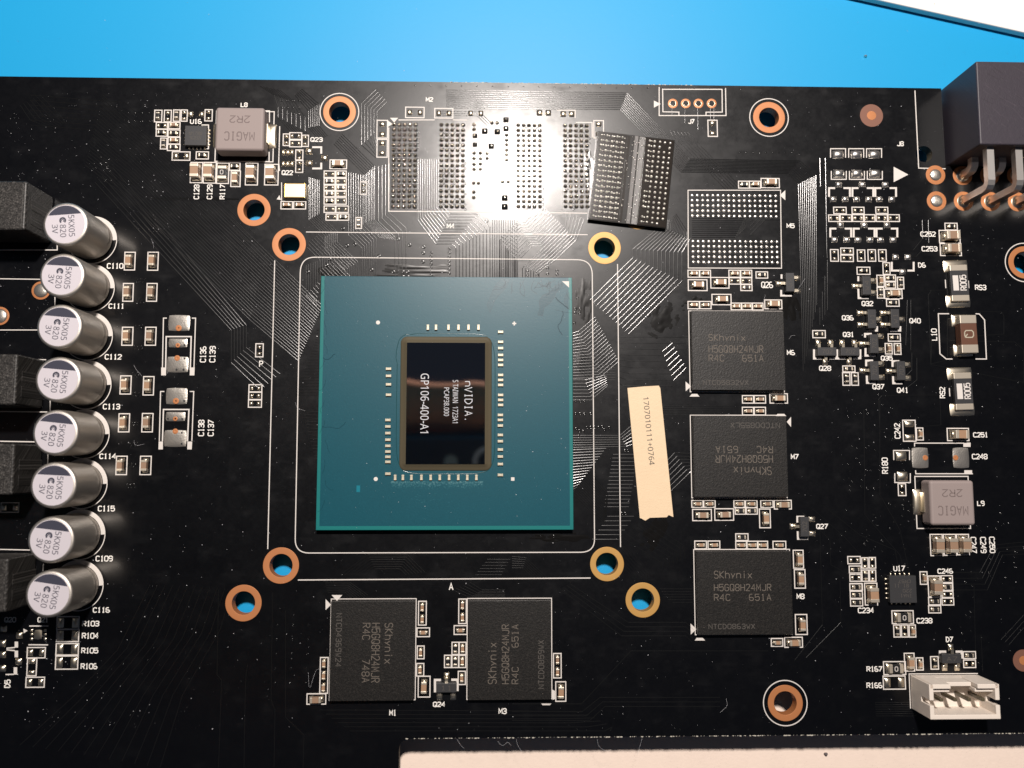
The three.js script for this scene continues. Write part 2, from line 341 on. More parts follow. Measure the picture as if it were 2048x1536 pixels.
// fiducials
for (const [px, py, ro, ri] of [[1743, 231, 24, 9.5], [2047, 1321, 21, 8.5]]) {
  const [x, y] = P(px, py), mb = new MB(), mi = new MB();
  mb.radial(x, y, [[ro / 13.2, 0.002], [ro / 13.2, 0.006], [0.001, 0.006]], 40);
  const o = mb.build('fiducial', M.dullCopper, board);
  mi.radial(x, y, [[ri / 13.2, 0.007], [ri / 13.2, 0.03], [0.001, 0.03]], 24); mi.build('copper_dot', M.copper, o);
}

// ================================================================ builders for soldered components
const designators = [];
function name_(text, x0, y0, x1, y1, rot = 0, line = 0.145) {     // a part number printed on the board
  const r = rect(x0, y0, x1, y1), v = Math.abs(rot) === 90, mb = new MB();
  strokes(mb, text, 0, 0, (v ? r.h : r.w) - line, (v ? r.w : r.h) - line, 0, line, 0.004, 0.026, 0.24);
  const o = mb.build('designator', M.lettering, board); o.position.set(r.x * MM, r.y * MM, 0); o.rotation.z = rot * Math.PI / 180;
  return o;
}
const line = (w, ...xy) => { w *= w < 0.2 ? 1.2 : 1; const pts = []; for (let i = 0; i < xy.length; i += 2) pts.push(Q(xy[i], xy[i + 1])); outline.strip(pts, w, 0.004, 0.02 + 0.003 * rnd()); };
const fill = (...xy) => { const pts = []; for (let i = 0; i < xy.length; i += 2) pts.push(Q(xy[i], xy[i + 1])); let a = 0; pts.forEach((p, i) => { const q = pts[(i + 1) % pts.length]; a += p[0] * q[1] - q[0] * p[1]; }); if (a < 0) pts.reverse(); outline.poly(pts, 0.003, 0.025); };
const frame = (r, w = 0.16) => { const j = 0.003 * rnd(); outline.strip([[r.x - r.w / 2, r.y - r.h / 2], [r.x + r.w / 2, r.y - r.h / 2], [r.x + r.w / 2, r.y + r.h / 2], [r.x - r.w / 2, r.y + r.h / 2]], w, 0.004, 0.02 + j, false, true); };

const SIZE = { 4: [1.0, 0.5, 0.5, 0.24], 6: [1.6, 0.82, 0.8, 0.36], 8: [2.05, 1.28, 1.25, 0.5] };
const padCache = {};
function padGeo(w, l, h, v) { const k = [w.toFixed(2), l.toFixed(2), h.toFixed(2), v].join(); if (!padCache[k]) { const mb = new MB(); mb.pillow(0, 0, w, l, 0.01, h, 0, (v - 1) * 0.35); padCache[k] = mb.geo(); } return padCache[k]; }
const bare = (x, y, w, l, h = 0.2, turn = 0, m = M.solder) => put('solder_pad', padGeo(w, l, h, Math.floor(rnd() * 3)), m, board, x, y, 0, turn);
const partGeo = {};
function smd(kind, size, x, y, turn, label) {
  const [L, W, H, T] = SIZE[size], h = kind === 'R' ? H * (size === 8 ? 0.45 : 0.7) : H * (0.94 + 0.1 * rnd());
  const o = group(kind === 'R' ? 'chip_resistor' : 'ceramic_capacitor', board, x, y, 0, turn + rr(-0.025, 0.025), label);
  const hq = Math.round(h * 20) / 20;
  put('body', rbox(L - T * 1.4, W * 0.96, hq * 0.96, Math.min(0.05, hq / 4), 1), kind === 'R' ? M.resistor : rnd() < 0.3 ? M.ceramicDark : M.ceramic, o, 0, 0, 0.05);
  const key = [L, W, hq].join();
  if (!partGeo[key]) { const mb = new MB(), w = L * 0.3; mb.pillow(0, 0, w, W * 1.12, 0.008, hq * 0.5); partGeo[key] = mb.geo(); }
  for (const s of [-1, 1]) {
    put('terminal', rbox(T, W, hq, Math.min(0.07, hq / 4), 2), M.tin, o, s * (L / 2 - T / 2), 0, 0.05);
    put('solder_fillet', partGeo[key], M.solder, o, s * (L / 2 + 0.02), 0, 0);
  }
  return o;
}
// one place for a small part, measured by its printed frame: C capacitor, R resistor, B bare pads
function spot(kind, x0, y0, x1, y1, opt = {}) {
  const r = rect(x0, y0, x1, y1), vert = r.h > r.w, long = Math.max(r.w, r.h), size = opt.size || (long > 2.75 ? 8 : long > 2.35 ? 6 : 4), turn = vert ? R90 : 0;
  if (opt.frame !== false) frame(r);
  if (kind === 'B') {
    const [L, W] = SIZE[size], d = L * 0.5, w = L * 0.46, l = W * 1.1;
    for (const s of [-1, 1]) bare(r.x + (vert ? 0 : s * d), r.y + (vert ? s * d : 0), w, l, 0.16 + 0.05 * size / 4, turn);
  } else {
    const o = smd(kind, size, r.x, r.y, turn, opt.label);
    if (opt.text) { const mb = new MB(), z = Math.round(SIZE[size][2] * 0.45 * 20) / 20 * 0.96 + 0.051; strokes(mb, opt.text, 0, 0, 0.42, 0.62, 0, 0.09, z, z + 0.007); mb.build('marking', M.silk, o).rotation.z = -o.rotation.z; }
  }
}
const many = (kind, rows, opt) => { for (let i = 0; i + 3 < rows.length; i += 4) spot(kind, rows[i], rows[i + 1], rows[i + 2], rows[i + 3], opt); };
// three-legged transistor: body frame, then feet as pads in photo places
function sot(text, body, feet, label) {
  const r = rect(...body, 0.9), o = group('transistor', board, r.x, r.y, 0, 0, label), vert = r.h > r.w;
  put('body', rbox(vert ? 1.3 : 2.9 , vert ? 2.9 : 1.3, 0.85, 0.08, 2), M.smallMould, o, 0, 0, 0.12);
  if (text) { const mb = new MB(); strokes(mb, text, 0, 0, 1.5, 0.6, vert ? R90 : 0, 0.07, 0.971, 0.978); mb.build('marking', M.laserDim, o); }
  for (let i = 0; i < feet.length; i += 2) {
    const [fx, fy] = Q(feet[i], feet[i + 1]), dx = fx - r.x, dy = fy - r.y, mb = new MB();
    const hx = vert ? Math.sign(dx) : 0, hy = vert ? 0 : Math.sign(dy), px = vert ? hx * 1.15 : dx, py = vert ? dy : hy * 1.15;
    mb.box(px - hx * 0.3, py - hy * 0.3, 0.3, 0.45, vert ? 0.7 : 0.42, vert ? 0.42 : 0.7);
    mb.box(px + hx * 0.06, py + hy * 0.06, 0.06, 0.44, vert ? 0.14 : 0.42, vert ? 0.42 : 0.14);
    mb.box(px + hx * 0.28, py + hy * 0.28, 0.06, 0.2, vert ? 0.5 : 0.42, vert ? 0.42 : 0.5);
    mb.pillow(px + hx * 0.28, py + hy * 0.28, vert ? 1.05 : 0.85, vert ? 0.85 : 1.05, 0.01, 0.26);
    mb.build('lead', M.solder, o);
  }
  return o;
}

// ================================================================ graphics processor
{
  const cx = -6.24, cy = 8.84, o = group('graphics_processor', board, cx, cy, 0, 0, 'large square teal green processor package with a black die');
  const n = 1024, cv = document.createElement('canvas'); cv.width = cv.height = n; const c = cv.getContext('2d'), cw = document.createElement('canvas'); cw.width = cw.height = n; const w = cw.getContext('2d'); w.fillStyle = 'rgb(90,90,90)'; w.fillRect(0, 0, n, n);
  c.fillStyle = '#0b4855'; c.fillRect(0, 0, n, n);
  for (let i = 0; i < 26000; i++) { const q = rnd(); c.fillStyle = q < 0.5 ? 'rgba(90,150,160,0.12)' : 'rgba(0,20,25,0.14)'; c.fillRect(rnd() * n, rnd() * n, 1 + rnd() * 1.6, 1 + rnd() * 1.6); }
  c.fillStyle = '#176c6b'; c.fillRect(0, 0, 14, n); c.fillRect(0, n - 16, n, 16); c.fillRect(n - 14, 0, 14, n);
  const k = (px, py) => { const [x, y] = P(px, py, 1.3); return [(x - cx + 18.75) / 37.5 * n, (18.75 - y + cy) / 37.5 * n]; };
  // dried flux: crazed outlines near the upper right corner
  const blob = (pts, a) => { c.beginPath(); pts.forEach((p, i) => { const [x, y] = k(...p); i ? c.lineTo(x, y) : c.moveTo(x, y); }); c.closePath(); c.fillStyle = `rgba(8,42,56,${a})`; c.fill(); c.strokeStyle = `rgba(4,30,40,${a + 0.25})`; c.lineWidth = 1.4; c.stroke(); w.beginPath(); pts.forEach((p, i) => { const [x, y] = k(...p); i ? w.lineTo(x, y) : w.moveTo(x, y); }); w.closePath(); w.fillStyle = a > 0.25 ? 'rgb(74,74,74)' : 'rgb(82,82,82)'; w.fill(); };
  blob([[1124, 565], [1110, 572], [1100, 585], [1086, 590], [1078, 602], [1080, 615], [1076, 630], [1085, 632], [1088, 615], [1098, 608], [1108, 596], [1113, 582], [1126, 572]], 0.3);
  blob([[1004, 556], [992, 570], [984, 585], [974, 610], [980, 625], [990, 600], [1000, 588], [1012, 575], [1020, 558]], 0.16);
  blob([[1138, 585], [1130, 592], [1128, 604], [1136, 616], [1140, 620]], 0.2);
  const crack = (x, y, a, len, wd) => { c.strokeStyle = 'rgba(3,26,36,0.75)'; c.lineWidth = wd; w.strokeStyle = 'rgb(50,50,50)'; w.lineWidth = wd; w.beginPath(); w.moveTo(...k(x, y)); c.beginPath(); c.moveTo(...k(x, y)); for (let i = 0; i < len; i++) { x += Math.cos(a) * 3; y += Math.sin(a) * 3; a += rr(-0.5, 0.5); c.lineTo(...k(x, y)); w.lineTo(...k(x, y)); } c.stroke(); w.stroke(); };
  for (let i = 0; i < 26; i++) crack(rr(1000, 1135), rr(556, 570), rr(1.1, 2.2), 3 + rnd() * 10, 0.7 + rnd());
  crack(1111, 594, 1.0, 12, 3); crack(1125, 622, 1.3, 18, 2.2); crack(1134, 580, 1.6, 30, 1); crack(646, 715, 0.9, 10, 1.6); crack(644, 852, 0.6, 18, 1.1);
  for (let i = 0; i < 12; i++) crack(648 + rnd() * 3, 560 + i * 40, 1.5, 10, 0.8);
  for (let i = 0; i < 700; i++) { const a = k(rr(780, 965), 962 + Math.abs(rr(-1, 1) * rr(0, 16))); c.fillStyle = 'rgba(150,170,170,0.14)'; c.fillRect(a[0], a[1], 2 + rnd() * 3, 2 + rnd() * 4); }
  for (let i = 0; i < 40; i++) { const a = k(rr(820, 900), rr(985, 1005)); c.fillStyle = 'rgba(140,165,170,0.2)'; c.fillRect(a[0], a[1], 8 * rnd(), 1.5); }
  { const a = k(713, 971), b = k(720, 984); c.fillStyle = '#0e6f80'; c.fillRect(a[0], a[1], b[0] - a[0], b[1] - a[1]); }
  const tex = new THREE.CanvasTexture(cv); tex.colorSpace = THREE.SRGBColorSpace;
  const m = std(1, 1, 1, 1, 0, { map: tex, roughnessMap: new THREE.CanvasTexture(cw), bumpMap: rep(grain, 0.9), bumpScale: 5e-6, specularIntensity: 0.66 });
  const g = rbox(37.5, 37.5, 0.9, 0.06, 2).clone(), p = g.attributes.position, u = g.attributes.uv;
  for (let i = 0; i < p.count; i++) u.setXY(i, p.getX(i) / MM / 37.5 + 0.5, p.getY(i) / MM / 37.5 + 0.5);
  put('substrate', g, m, o, 0, 0, 0.4);
  const balls = new MB(); for (let i = 0; i < 44; i++) for (const e of [0, 1]) for (const [a, b] of [[1, 0], [-1, 0], [0, 1], [0, -1]]) { const t = (i / 43 - 0.5) * 35, d = 17.5 - e * 0.8; balls.box(a ? a * d : t, a ? t : b * d, 0, 0.42, 0.4, 0.4, 0.78); }
  balls.build('solder_balls', M.ball, o, 'stuff');
  const L = (px, py, z = 1.3) => { const [x, y] = P(px, py, z); return [x - cx, y - cy]; };
  // die, with a fillet of resin round it
  const a = L(814, 685, 2.0), b = L(969.5, 928, 2.0), dx = (a[0] + b[0]) / 2, dy = (a[1] + b[1]) / 2, dw = b[0] - a[0], dh = a[1] - b[1];
  const loop = (grow, r, z) => { const pts = []; for (let i = 0; i < 48; i++) { const t = i / 48 * 2 * Math.PI, q = Math.floor(i / 12), sx = [1, -1, -1, 1][q], sy = [1, 1, -1, -1][q]; pts.push([dx + sx * (dw / 2 + grow - r) + r * Math.cos(t), dy + sy * (dh / 2 + grow - r) + r * Math.sin(t), z]); } return pts; };
  const rings = [loop(1.0, 1.0, 1.3), loop(0.96, 0.98, 1.36), loop(0.86, 0.95, 1.46), loop(0.5, 0.6, 1.62), loop(0.16, 0.25, 1.82), loop(0.005, 0.03, 1.9)], uf = new MB();
  for (let k2 = 0; k2 + 1 < rings.length; k2++) for (let i = 0; i < 48; i++) { const j = (i + 1) % 48; uf.quad(rings[k2][i], rings[k2][j], rings[k2 + 1][j], rings[k2 + 1][i]); }
  uf.build('resin_fillet', M.underfill, o);
  const stain = [];  for (let i = 0; i < 96; i++) { const t = i / 96 * 2 * Math.PI, w = 1.42 + 0.1 * L16(i * 0.35, 3) + (i > 30 && i < 46 ? 0.22 : 0); const s = Math.sign(Math.cos(t)) * Math.abs(Math.cos(t)) ** 0.28, v = Math.sign(Math.sin(t)) * Math.abs(Math.sin(t)) ** 0.28; stain.push([dx + s * (dw / 2 + w), dy + v * (dh / 2 + w)]); }
  const edge = new MB(); edge.strip(stain, 0.1, 1.298, 0.014, true, true); edge.build('flux_edge', std(0.008, 0.05, 0.055, 0.2), o);
  const die = put('die', rbox(dw, dh, 0.72, 0.03, 2), M.die, o, dx, dy, 1.3);
  const T = (text, f, x0, y0, x1, y1) => { const p0 = L(x0, y0, 2.02), p1 = L(x1, y1, 2.02); print('marking', text, f, M.dieInk, die, (p0[0] + p1[0]) / 2 - dx, (p0[1] + p1[1]) / 2 - dy, 0.724, p0[1] - p1[1], p1[0] - p0[0], -R90); };
  T('GP106-400-A1', font.regular, 841.5, 747, 857, 866); T('PCAP38.000', font.regular, 888, 775, 898, 832); T('S TAIWAN  1723A1', font.regular, 905.5, 760, 916, 846);
  { const p0 = L(930, 763, 2.02), p1 = L(944, 843, 2.02), mb = new MB(); strokes(mb, 'nVIDIA.', (p0[0] + p1[0]) / 2 - dx, (p0[1] + p1[1]) / 2 - dy, p0[1] - p1[1], p1[0] - p0[0], -R90, 0.12, 0.7225, 0.7255, 0.3); mb.build('marking', M.dieInk, die); }
  // small capacitors round the die
  const capBody = mergeGeometries([rbox(0.36, 0.5, 0.3, 0.03, 1), rbox(0.4, 0.2, 0.34, 0.04, 1).clone().translate(0, 0.3 * MM, 0), rbox(0.4, 0.2, 0.34, 0.04, 1).clone().translate(0, -0.3 * MM, 0)]);
  const tiny = (px, py, turn) => { const [x, y] = L(px, py, 1.6); put('chip_capacitor', capBody, M.capBeige, o, x, y, 1.305, turn); };
  for (const x of [1375, 1440, 1540, 1620, 1700, 1780]) tiny(512 + x / 4, 440 + 858 / 4, 0);
  for (const y of [895, 975, 1025, 1080, 1120, 1160, 1240, 1280, 1320, 1400, 1440, 1480]) tiny(512 + 1957 / 4, 440 + y / 4, R90);
  for (const y of [120, 160, 205, 280, 330, 397, 453, 513, 600]) tiny(512 + 1955 / 4, 800 + y / 4, R90);
  for (const y of [1190, 1247, 1315, 1398]) tiny(512 + 1060 / 4, 440 + y / 4, R90);
  for (const y of [160, 212, 265, 318, 367, 413, 455, 495, 590]) tiny(512 + 1055 / 4, 800 + y / 4, R90);
  for (const x of [1113, 1175, 1243, 1323, 1397, 1470, 1545, 1618, 1690, 1763]) tiny(512 + x / 4, 800 + 620 / 4, 0);
  const mark = (f) => { const q = new MB(); f(q); q.build('position_mark', M.silk, o); };
  for (const [px, py] of [[756, 645], [751.5, 958]]) mark((mk) => { const [x, y] = L(px, py); mk.radial(x, y, [[0.3, 1.3], [0.3, 1.312], [0.001, 1.312]], 20); });
  mark((mk) => { const [x, y] = L(1028.5, 647); mk.box(x, y, 1.3, 1.312, 0.6, 0.2); mk.box(x, y, 1.3, 1.313, 0.2, 0.6); });
  mark((mk) => { const q = L(1025.5, 958); mk.box(q[0], q[1], 1.3, 1.312, 0.5, 0.5); });
  mark((mk) => mk.poly([L(1124, 562.5), L(1138, 575), L(1138, 562.5)], 1.3, 1.312));
  const keep = [[600, 545], [590, 1080], [618, 1106], [1165, 1104.5], [1189, 1080], [1184.5, 550], [1156, 519.5], [628, 514.5]];
  const pts = []; const arc = (p0, pc, p1) => { for (let i = 0; i <= 8; i++) { const t = i / 8, s = 1 - t; pts.push(P(s * s * p0[0] + 2 * s * t * pc[0] + t * t * p1[0], s * s * p0[1] + 2 * s * t * pc[1] + t * t * p1[1])); } };
  arc([590.5, 1078], [590, 1105.5], [618, 1106]); arc([1162, 1104.5], [1189, 1104], [1189, 1078]); arc([1184.5, 550], [1184.5, 520], [1155, 519.5]); arc([630, 514.5], [601.5, 514], [600.5, 545]);
  outline.strip(pts, 0.15, 0.004, 0.02, false, true);
}
at(0, 0);
const pline = (w, ...xy) => { const pts = []; for (let i = 0; i < xy.length; i += 2) pts.push(P(xy[i], xy[i + 1])); outline.strip(pts, w, 0.004, 0.021 + 0.003 * rnd()); };
pline(0.15, 549.5, 521, 535.5, 1098); pline(0.15, 1235, 528, 1241, 1094); pline(0.16, 596, 1160, 1181, 1156); pline(0.14, 612, 464, 1175, 469.5);

// ================================================================ memory chips
function memory(cx, cy, w, l, label, texts, turn) {
  const o = group('memory_chip', board, cx, cy, 0, 0, label);
  put('package', rbox(w, l, 0.78, 0.05, 2), M.mould, o, 0, 0, 0.32);
  const b = new MB(); for (let i = 0; i < 16; i++) for (const s of [-1, 1]) { b.box((i / 15 - 0.5) * (w - 1.4), s * (l / 2 - 0.6), 0, 0.34, 0.38, 0.38, 0.78); b.box(s * (w / 2 - 0.6), (i / 15 - 0.5) * (l - 1.4), 0, 0.34, 0.38, 0.38, 0.78); }
  b.build('solder_balls', M.ball, o, 'stuff');
  for (const [text, x0, y0, x1, y1, m, lw] of texts) {
    const r = rect(x0, y0, x1, y1, 1.1), v = Math.abs(turn) === 90, mb = new MB();
    strokes(mb, text, r.x - cx, r.y - cy, v ? r.h : r.w, v ? r.w : r.h, turn * Math.PI / 180, lw || 0.1, 1.0995, 1.104);
    mb.build('marking', m || M.laser, o);
  }
  frame({ x: cx, y: cy, w: w + 0.34, h: l + 0.34 }, 0.13);
  return o;
}
at(1024, 440);
memory(37.56, 16.68, 14, 12, 'dark memory chip directly below the empty five pin row footprint', [['SKhynix', 1575, 915, 1865, 965], ['H5GQ8H24MJR', 1575, 1005, 2008, 1060], ['R4C   651A', 1575, 1080, 2010, 1130], ['NTCD5832WX', 1530, 1283, 1890, 1318, M.laserDim], ['.', 1480, 1290, 1500, 1318]], 0);
fill(1388, 1292, 1432, 1330, 1390, 1370); fill(1420, 1413, 1440, 1390, 1480, 1390, 1500, 1413);
at(1024, 800);
memory(37.51, 0.82, 14, 12, 'dark memory chip with upside down lettering, middle one of the right column', [['SKhynix', 1775, 535, 2075, 598], ['H5GQ8H24MJR', 1630, 443, 2085, 500], ['R4C   651A', 1632, 370, 2085, 422], ['NTCD0855LX', 1750, 183, 2140, 222, M.laserDim]], 180);
at(1536, 800); fill(60, 130, 75, 111, 130, 111, 146, 130); fill(150, 175, 184, 135, 184, 216);
at(1024, 1152);
memory(37.64, -19.12, 14, 12, 'dark memory chip at the foot of the right column, above the paper', [['SKhynix', 1618, -40, 1918, 18], ['H5GQ8H24MJR', 1618, 66, 2072, 118], ['R4C   651A', 1618, 146, 2072, 196], ['NTCD0863WX', 1575, 385, 1942, 422, M.laserDim], ['.', 1525, 392, 1548, 415]], 0);
fill(1428, 380, 1475, 425, 1430, 468); fill(1462, 516, 1480, 490, 1525, 494, 1545, 516);
at(512, 1152);
memory(-16.62, -27.09, 12, 14, 'dark memory chip with a sideways inscription, left of the pair below the processor', [['SKhynix', 1030, 378, 1092, 700], ['H5GQ8H24MJR', 925, 378, 988, 850], ['R4C   748A', 850, 378, 908, 850], ['NTCD4369W24', 640, 300, 682, 725, M.laserDim]], -90);
fill(605, 152, 690, 152, 648, 200); fill(557, 185, 600, 230, 557, 272);
at(1024, 1152);
memory(3.18, -27.1, 12, 14, 'dark memory chip lettered bottom to top, right of the pair below the processor', [['SKhynix', -190, 535, -125, 862], ['H5GQ8H24MJR', -80, 390, -25, 862], ['R4C   651A', 0, 390, 50, 862], ['NTCD0859WX', 212, 515, 255, 900, M.laserDim], ['.', 222, 930, 248, 955]], 90);
fill(233, 1020, 245, 1033, 303, 1033, 315, 1020); fill(316, 905, 344, 920, 344, 985, 325, 990);
at(1024, 100); fill(1135, 405, 1190, 432, 1135, 462);
at(1536, 100); fill(1005, 935, 1122, 997, 1005, 1057); fill(94, 1162, 138, 1122, 138, 1202);
at(512, 100); fill(1072, 543, 1138, 543, 1105, 580); fill(1048, 560, 1048, 620, 1092, 592); fill(165, 1195, 188, 1162, 200, 1200);
at(0, 1152); fill(188, 420, 222, 438, 190, 458);

const darkTin = std(0.5, 0.44, 0.36, 0.14, 1);
// empty memory places: rows of tinned dots
function dots(label, x0, y0, nx, ny, px, py, m, holesOn) {
  const mb = new MB(), vb = new MB();
  for (let i = 0; i < nx; i++) for (let j = 0; j < ny; j++) {
    const x = x0 + i * px + rr(-0.02, 0.02), y = y0 - j * py + rr(-0.02, 0.02);
    const R = holesOn ? 0.285 + 0.03 * rnd() : 0.24;
    mb.radial(x, y, [[R + 0.03, 0.0], [R, 0.03], [R - 0.01, 0.026]], 10);
    mb.dome(x, y, R, 0.02, holesOn ? 0.27 + 0.05 * rnd() : 0.1 + 0.05 * rnd(), 12, 5);
    if (holesOn && i < nx - 1 + 1 && rnd() < 0.6) vb.radial(x + px / 2, y - py / 2, VIA_SMALL, 9);
  }
  const o = mb.build('ball_pads', m, board, 'stuff'); o.userData.label = label;
  if (holesOn) vb.build('vias', M.trace, board, 'stuff');
}
const VIA = [[0.3, 0.0], [0.25, 0.022], [0.19, 0.032], [0.14, 0.02], [0.1, -0.02], [0.001, -0.05]], VIA_SMALL = VIA.map(([r, h]) => [r * 0.66, h * 0.9]);
at(512, 100);
for (const [xa, label] of [[1105, 'first block of tinned ball pads in the empty top memory place'], [1485, 'second block of tinned ball pads in the empty top memory place'], [2098, 'third block of tinned ball pads in the empty top memory place'], [2473, 'fourth block of tinned ball pads, partly under the loose chip']]) {
  const [x, y] = Q(xa, 597 + (xa - 1105) * 0.006), [x2, y2] = Q(xa + 172, 597), [, yb] = Q(xa, 1253);
  dots(label, x, y, 5, 17, (x2 - x) / 4, (y - yb) / 16, darkTin, true);
}
at(1024, 100);
{ const [x, y] = Q(1440, 1162), [x2] = [P(1551.5, 391)[0]], yb = P(1384, 524.2)[1], p = (x2 - x) / 16;
  dots('upper five rows of tinned ball pads in the empty place above the right memory column', x, y, 17, 5, p, p, M.ball, false);
  dots('lower five rows of tinned ball pads in the empty place above the right memory column', x, yb + 4 * p, 17, 5, p, p, M.ball, false);
  outline.strip([P(1376, 380.5), P(1561, 380.5), P(1563, 536.5), P(1376.5, 536)].reverse(), 0.14, 0.004, 0.02, false, true); }
at(512, 100); line(0.13, 1140, 560, 1430, 560); line(0.13, 1575, 560, 1690, 562); line(0.13, 1062, 620, 1062, 1290, 1480, 1292, 2650, 1306); line(0.13, 2560, 580, 2688, 580, 2690, 700);
// pads and plated dots between the two empty memory places
for (const [x, y, s] of [[1745, 597, 1], [1745, 635, 1], [1752, 688, 1.3], [1752, 758, 1.3], [1830, 650, 1.6], [1930, 655, 1.6], [1882, 770, 1.6], [1745, 825, 1], [1795, 825, 1], [1850, 828, 1], [1745, 867, 1], [1797, 870, 1], [1850, 868, 1], [1745, 915, 1], [1795, 912, 1], [1745, 955, 1], [1795, 953, 1], [1742, 1065, 1], [1780, 1065, 1], [1742, 1137, 1], [1742, 1180, 1], [2000, 560, 1.5], [2000, 630, 1.5], [2005, 680, 1], [2005, 722, 1], [2005, 758, 1], [2005, 802, 1], [2005, 838, 1], [2005, 880, 1], [1887, 583, 1], [1930, 583, 1], [1972, 1055, 0.9], [2018, 1055, 0.9], [1990, 1185, 1.7], [1990, 1255, 1.7]]) {
  const [p, q] = Q(x, y);
  if (s > 1.2) bare(p, q, 0.58 * s, 0.58 * s, 0.34, 0, darkTin); else { const mb = new MB(); mb.radial(0, 0, [[0.32, 0], [0.3, 0.03], [0.29, 0.028]], 12); mb.dome(0, 0, 0.29, 0.02, 0.28, 12, 5); put('solder_pad', mb.geo(), darkTin, board, p, q); }
}

// ================================================================ small parts, tile by tile of the photograph
at(0, 100);
many('R', [1237, 482, 1295, 575, 1388, 480, 1440, 570, 1250, 635, 1338, 690, 1345, 640, 1440, 695, 1285, 705, 1335, 792, 1340, 755, 1440, 805, 1570, 815, 1668, 872, 1835, 902, 1920, 962]);
many('B', [1315, 482, 1370, 575, 1450, 480, 1498, 570, 1640, 478, 1698, 568, 1250, 580, 1340, 632, 1378, 815, 1520, 882]);
spot('B', 1505, 482, 1632, 545, { frame: false });
many('C', [1350, 580, 1440, 630, 1345, 700, 1440, 752]);
many('C', [1525, 900, 1620, 1062, 1630, 900, 1728, 1065, 1965, 905, 2062, 1080], { size: 8 });
spot('R', 1735, 905, 1830, 1068, { size: 8, text: '0' });
spot('C', 1848, 968, 1922, 1093, { size: 6 });
name_('U16', 1520, 552, 1615, 592); name_('L8', 1925, 420, 1982, 458); name_('C128', 1550, 1075, 1595, 1195, 90); name_('C129', 1655, 1075, 1700, 1195, 90); name_('R117', 1758, 1075, 1802, 1195, 90);
line(0.14, 1612, 600, 1668, 600, 1668, 790, 1640, 790);
at(512, 100);
name_('M2', 1358, 378, 1418, 415); name_('Q23', 435, 698, 535, 736); name_('Q22', 205, 962, 298, 1002); name_('M4', 1525, 1388, 1590, 1430);
many('B', [1197, 458, 1345, 542, 1430, 468, 1575, 545, 968, 563, 1052, 705, 968, 715, 1050, 858], { size: 6 });
spot('B', 1690, 470, 1825, 545, { size: 6, frame: false });
many('B', [218, 672, 268, 765, 270, 662, 365, 715, 270, 722, 365, 775, 368, 682, 420, 772, 318, 800, 375, 880, 318, 885, 375, 980, 545, 968, 632, 1020, 640, 1028, 722, 1075, 545, 1082, 632, 1124, 640, 1130, 722, 1172, 640, 1182, 722, 1234, 545, 1248, 635, 1300, 560, 1312, 648, 1362, 640, 1248, 740, 1300, 835, 1055, 885, 1155]);
many('R', [545, 1028, 632, 1075, 640, 968, 722, 1020, 545, 1130, 632, 1172, 640, 1082, 722, 1124, 545, 1182, 632, 1234, 656, 1312, 742, 1362, 798, 1340, 845, 1428]);
many('C', [200, 1212, 292, 1272, 302, 1212, 398, 1272]);
spot('C', 592, 880, 725, 950, { size: 6 }); spot('C', 70, 915, 178, 1080, { size: 8 });
for (const y of [820, 912]) for (const x of [220, 255, 290]) { const [a, b] = Q(x, y); bare(a, b, 0.5, 0.95, 0.24); }
for (const [x, y] of [[425, 810], [425, 908], [548, 865]]) { const [a, b] = Q(x, y); bare(a, b, 1.05, 0.95, 0.3); }
line(0.3, 450, 778, 522, 778, 522, 830); line(0.3, 522, 902, 522, 948, 450, 948);
line(0.12, 205, 1060, 205, 1205); line(0.13, 35, 487, 108, 487, 108, 578); line(0.13, 105, 815, 105, 893, 20, 893); line(0.13, 190, 610, 182, 900, 188, 968);
at(1024, 100);
for (const [x, y] of [[220, 503], [290, 503], [410, 513], [478, 513]]) { const [a, b] = Q(x, y); bare(a, b, 0.9, 0.95, 0.26); }
line(0.12, 360, 482, 505, 482, 505, 545);
spot('B', 655, 565, 732, 705, { size: 6 });
spot('B', 1568, 562, 1642, 692, { size: 6 });
line(0.13, 1177, 297, 1177, 525, 1712, 525, 1708, 305); line(0.13, 1335, 525, 1335, 497, 1207, 495, 1205, 315, 1680, 315, 1682, 497, 1552, 498, 1552, 525);
name_('J7', 1408, 552, 1460, 592);
const through = (px, py, ro, ri, domed) => {
  const [x, y] = P(px, py), mb = new MB(), k = 1 / 13.1;
  mb.radial(0, 0, [[ro * k, 0.002], [ro * k, 0.035], [ri * k, 0.04]], 28);
  const o = put('plated_hole', mb.geo(), M.copper, board, x, y), s = new MB();
  if (domed) s.dome(0, 0, ri * k + 0.02, 0.03, 0.32 * ri * k, 22, 5);
  else s.radial(0, 0, [[ri * k, 0.041], [ri * k * 0.9, 0.05], [ri * k * 0.7, -0.1], [ri * k * 0.4, -0.35], [0.001, -0.42]], 20);
  put('solder_fill', s.geo(), domed ? M.tinned : M.solder, o);
};
for (const x of [1287, 1390, 1492, 1597]) through(1024 + x / 4, 100 + 428 / 4, 10, 6.2, false);
many('C', [1900, 1050, 1988, 1105], {}); many('R', [1812, 1050, 1898, 1105]); spot('C', 1993, 1028, 2138, 1102, { size: 6 });
at(1536, 100);
name_('J8', 1030, 730, 1086, 770); name_('C252', 1218, 1452, 1342, 1494);
for (const y of [838, 990]) for (const x of [560, 705, 848]) {
  const [a, b] = Q(x + (y > 900 ? 6 : 0), y); bare(a, b, 1.75, 1.32, 0.5, 0, M.ball);
  const X = x + (y > 900 ? 6 : 0), e = y > 900 ? [1035, 968] : [790, 862]; line(0.13, X - 60, e[1], X - 60, e[0], X + 60, e[0], X + 60, e[1]);
}
